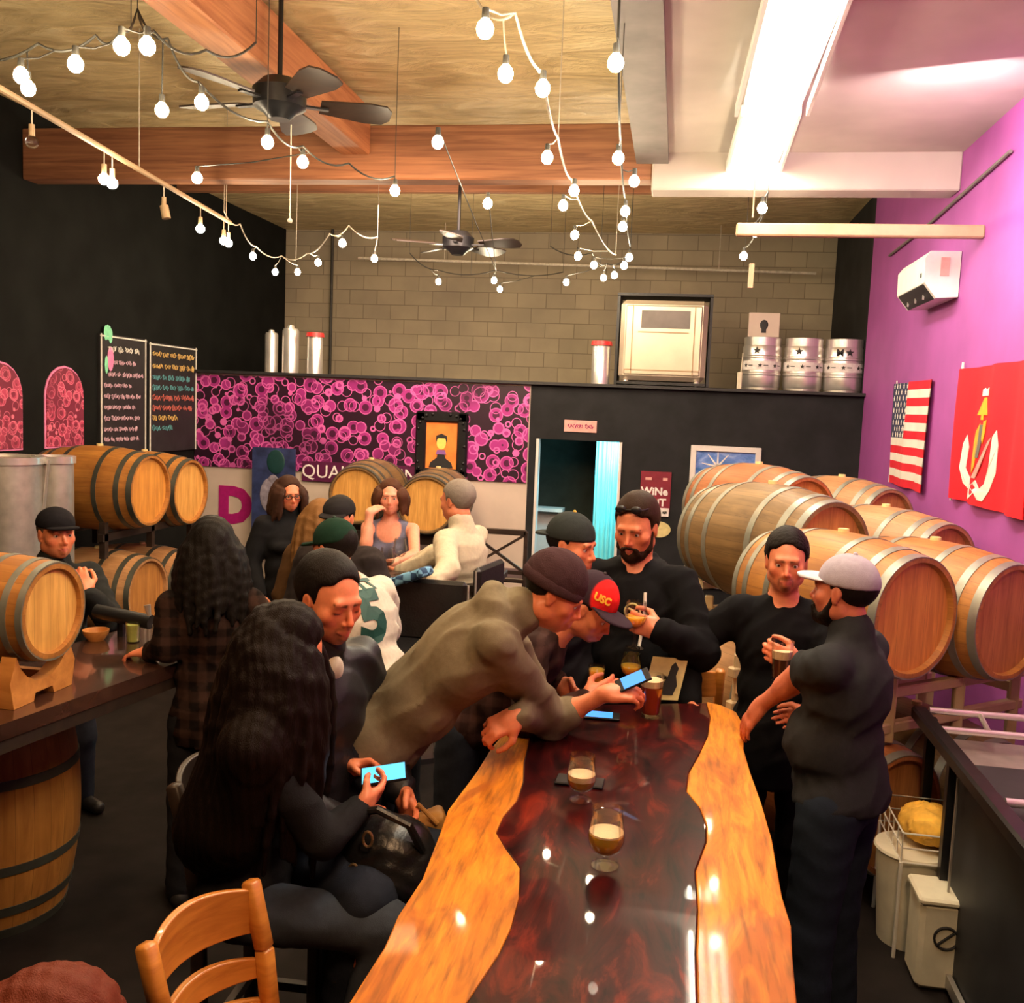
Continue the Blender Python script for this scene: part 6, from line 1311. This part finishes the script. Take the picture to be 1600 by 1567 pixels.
# foreground woman with long dark hair and phone
hc = P(450, 1022, 2.52)
def mass(S, o, a=.36, r1=.145, back=.12):
    S.add(Cap(o['head']-o['ft']*.035-o['up']*.02, o['neck']-np.array([0, 0, a])-o['ft']*back, .095, r1), .04)
    S.add(Cap(o['head']+o['rt']*.05-o['up']*.03, o['sh'][1]+o['rt']*.01, .07, .088), .04).add(Cap(o['sh'][1]+o['rt']*.01, o['sh'][1]-np.array([0, 0, .26])-o['ft']*.03, .088, .05), .04)
    for sx in (-1, 1): S.add(Cap(o['head']-o['ft']*.03+o['rt']*sx*.03, o['neck']-np.array([0, 0, a*.9])-o['ft']*back*.6+o['rt']*sx*.10, .075, r1*.72), .04)
def long_locks(S, out, n=42, L=.62, back=1, seed=4, front=False, rad=.024):
    o, R, s = out['head'], out['RH'], out['sc']; dn = -np.array([0, 0, 1.0])+out['ft']*(-.10); st = []
    r_ = np.random.RandomState(seed)
    for i in range(n):
        t = (i+.5)/n*2-1; a = t*math.radians(140 if not front else 158); rr = .082+.012*r_.rand()
        st.append((rr*math.sin(a), -.018-.100*math.cos(a)*1.0, .03+.06*(1-abs(t))*r_.rand(), .45*math.sin(a), -.35*math.cos(a)))
    locks(S, o, R, s, dn, st, L, rad, .012, seed, .45, .014)
pw = person('woman with long dark brown hair in black, looking at her phone in the left foreground', hc, 78, yaw=-4, pitch=24, lean=(7, 0), sit=1, sc=1.0, build=.95, fem=True, res=.006, hairc=(.009, .005, .004), skin=(.84,.27,.13),
       arms={1: dict(elbow=P(505, 1312, 2.42), wrist=P(562, 1262, 2.54), fwd=P(612, 1222, 2.66)-P(562, 1262, 2.54), back=(.1, -.85, -.5), curl=.42, side=-1, thumb=.9, sleeve='long'), -1: dict(elbow=P(478, 1232, 2.82), wrist=P(545, 1200, 2.84), fwd=P(606, 1192, 2.84)-P(545, 1200, 2.84), back=(.0, .75, .7), curl=.55, side=1, thumb=.9, sleeve='long')},
       top=dict(c=(.014, .014, .016), sleeve='long', g=.026, fold=.009, name='black_top'), bottom=dict(c=(.045, .055, .075)),
       hair=dict(length=.012, hairline=.085, back=-.06, side=-.03, top=.010, noise=strands(.0026, 230, 9), locks=lambda S, o: mass(S, o) or long_locks(S, o, 64, .54, seed=4, front=True, rad=.020), res=.0055))
pc = P(600, 1211, 2.68); phone(pc, 0, 'screen_cyan', 'phone with glowing light blue screen in the foreground woman\'s hands', R=screenR(pc, (.8, .1, .35), (-.3, .2, .9)), lit=1.15, s=1.0)
# woman with long black hair and checked shirt, from behind
hc = P(330, 862, 3.92)
person('woman with long black hair and dark checked shirt, seen from behind at the left bar', hc, 330, lean=(4, 0), sc=1.02, fem=True, res=.008, hairc=(.010, .008, .007), no_eyes=True,
       arms={-1: dict(elbow=P(262, 1010, 3.75), wrist=PZ(236, 1018, 1.125), fwd=PZ(180, 1022, 1.10)-PZ(236, 1018, 1.125), back=(0, 0, 1), curl=.30, side=1, thumb=.3), 1: dict(wrist=hc+[.20, -.05, -.62])},
       top=dict(c=(.045, .022, .016), sleeve='long', g=.034, hem=.12, fold=.009, name='checked_shirt', colfn=lambda v, c, o: c*(.12+.75*((np.sin(v[:, :1]*70+v[:, 1:2]*50) > 0)*.5+(np.sin(v[:, 2:3]*80) > 0)*.5))), bottom=dict(c=(.016, .016, .02)),
       hair=dict(length=.026, hairline=.08, back=-.06, side=-.03, top=.012, noise=strands(.002, 200, 3), locks=lambda S, o: long_locks(S, o, 46, .34, seed=8, front=True, rad=.022), res=.007))
# man in black cap at the left
hc = P(88, 834, 4.45)
person('man in black flat cap with his hand at his chin, behind the left bar', hc, 124, yaw=0, pitch=1, sc=1.06, build=1.05, res=.0065, stubble=.2, hairc=(.10, .07, .05), skin=(.80,.27,.13),
       arms={-1: dict(wrist=P(134, 925, 4.28), fwd=P(112, 868, 4.30)-P(134, 925, 4.28), back=(.4, -.7, .2), curl=.65, hint=(.5, .1, -.9), side=1), 1: dict(wrist=hc+[-.1, -.25, -.6])},
       top=dict(c=(.02, .022, .022), sleeve='long', collar=.9, g=.032, fold=.008, name='dark_jacket'), hair=dict(length=.006), hat=dict(c=(.012, .011, .014), flat=True, brim=.045, brim_tilt=-2, lift=.010))
# jersey wearer in green cap
hc = P(522, 858, 4.0)
pj = person('person in white jersey numbered 5 and green cap, seen from behind', hc, 300, yaw=-6, pitch=6, lean=(27, 0), sc=1.02, build=1.0, res=.008, no_eyes=True,
       arms={-1: dict(wrist=hc+[-.30, .10, -.56]), 1: dict(wrist=hc+[.05, .42, -.58])}, top=dict(c=(.66, .60, .52), sleeve='half', g=.040, hem=.16, fold=.010, f=20, name='white_jersey', hw=1.1), bottom=dict(c=(.02, .02, .024)),
       hair=dict(length=.006), hat=dict(c=(.010, .035, .022), brim=.075))
X = pj['rt']; Y = pj['up']; o = P(616, 950, 3.75); jt = pj['top']; ORG[jt.name] = ORG[pj['root'].name]
v, f = subdiv_text('5', .30, 2, .016, .85); q = on_surface(pj['bvh'], v, f, o, X, Y, .004, 1.2); link_mesh('number', q, f, M['jersey_green'], jt, smooth=False)
v, f = subdiv_text('MATT', .085, 1, .004); q = on_surface(pj['bvh'], v, f, P(598, 893, 3.75), X, Y, .004, 1.2); link_mesh('name_lettering', q, f, M['jersey_green'], jt, smooth=False)
# flat cap man
hc = P(529, 810, 5.15)
person('bearded man in dark flat cap and dark jacket, behind the green cap', hc, 183, pitch=6, sc=1.04, build=1.12, res=.0075, stubble=.75, arms={}, top=dict(c=(.035, .028, .028), g=.036, fold=.009, name='dark_jacket', collar=.8), hair=dict(length=.006), hat=dict(c=(.022, .020, .022), flat=True, brim=.045, lift=.004))
# glasses woman
hc = P(452, 772, 6.4)
pv = person('woman with glasses and shoulder-length hair in a black coat, standing by the blue poster', hc, 140, pitch=8, sc=.99, fem=True, build=1.05, res=.0075, hairc=(.05, .022, .014), arms={}, top=dict(c=(.013, .013, .015), g=.038, hem=.25, name='black_coat', collar=.7), hair=dict(length=.012, hairline=.085, side=-.03, back=-.09, locks=lambda S, o: long_locks(S, o, 26, .22, seed=3), res=.008))
W = lambda x, y, z: pv['head']+pv['sc']*(pv['RH']@np.array([x, y, z])); g = G()
for sx in (-1, 1): g.tube([W(sx*.033+.023*math.cos(t), .098, .0+.016*math.sin(t)) for t in np.linspace(0, 6.28, 16)], .0028, 6); g.tube([W(sx*.056, .096, .004), W(sx*.078, .0, .006)], .0028, 6)
g.tube([W(-.010, .1, .004), W(.010, .1, .004)], .0028, 6); o = empty('eyeglasses', W(0, .1, 0), 'dark-framed eyeglasses on the woman in the black coat', 'glasses'); g.build('frame', M['black_metal'], o)
# brown-haired person
hc = P(503, 812, 5.9)
person('person with long light brown hair seen from behind, left of the flat cap', hc, 355, lean=(8, 0), sc=1.0, fem=True, res=.009, hairc=(.22, .105, .035), no_eyes=True, arms={}, top=dict(c=(.10, .05, .02), g=.03, name='brown_top'), hair=dict(length=.024, hairline=.08, side=-.03, back=-.06, locks=lambda S, o: long_locks(S, o, 26, .42, seed=6, front=True), res=.009))
# woman with hand at her face
hc = P(610, 777, 6.45)
person('woman in sleeveless grey top resting her hand at her cheek, seated at the high table', hc, 172, yaw=-6, pitch=2, sit=1, sc=1.0, fem=True, res=.0075, hairc=(.08, .03, .015), skin=(.80,.34,.22),
       arms={1: dict(elbow=P(572, 850, 6.1), wrist=P(578, 800, 6.15), fwd=P(606, 785, 6.3)-P(578, 800, 6.15), back=(0, -.5, .8), curl=.2, side=-1), -1: dict(elbow=P(648, 868, 6.2), wrist=P(612, 880, 6.02), fwd=(-1, -.1, 0), back=(0, -.2, 1), side=1)},
       top=dict(c=(.16, .16, .24), sleeve='none', g=.014, name='sleeveless_top', paint=lambda o: [(Ell(o['neck']-o['up']*.02+o['ft']*.10, (.10, .09, .12), o['RT']), (.80, .34, .22), .01)]), hair=dict(length=.012, hairline=.085, side=-.02, back=-.08, locks=lambda S, o: long_locks(S, o, 22, .16, seed=5), res=.0075))
# man in white sweater
hc = P(713, 783, 5.75)
person('grey-haired man in a cream sweater, seated at the high table and turned away', hc, 292, yaw=0, pitch=8, lean=(4, 0), sit=1, sc=1.03, build=1.05, res=.0075, hairc=(.26, .22, .19),
       arms={-1: dict(elbow=P(700, 890, 5.35), wrist=P(678, 908, 5.2), fwd=P(650, 925, 5.2)-P(678, 908, 5.2), back=(0, -.5, .8), side=1, curl=.3), 1: dict(wrist=hc+[-.40, .16, -.50])},
       top=dict(c=(.62, .54, .40), sleeve='long', g=.034, fold=.010, collar=.8, name='sweater'), hair=dict(length=.012, side=-.0, back=-.06))
# crown of a head close to the photographer
hc = P(105, 1648, 1.33)
person('person with reddish brown hair, only the crown visible at the bottom left edge', hc, 40, pitch=8, lean=(2, 0), sit=1, sc=1.0, fem=True, res=.008, hairc=(.16, .035, .018), no_eyes=True, arms={}, top=dict(c=(.05, .02, .02), name='dark_top'), hair=dict(length=.028, hairline=.08, side=-.03, back=-.06, noise=strands(.003, 200, 9), locks=lambda S, o: long_locks(S, o, 30, .4, seed=15, front=True, rad=.032)))
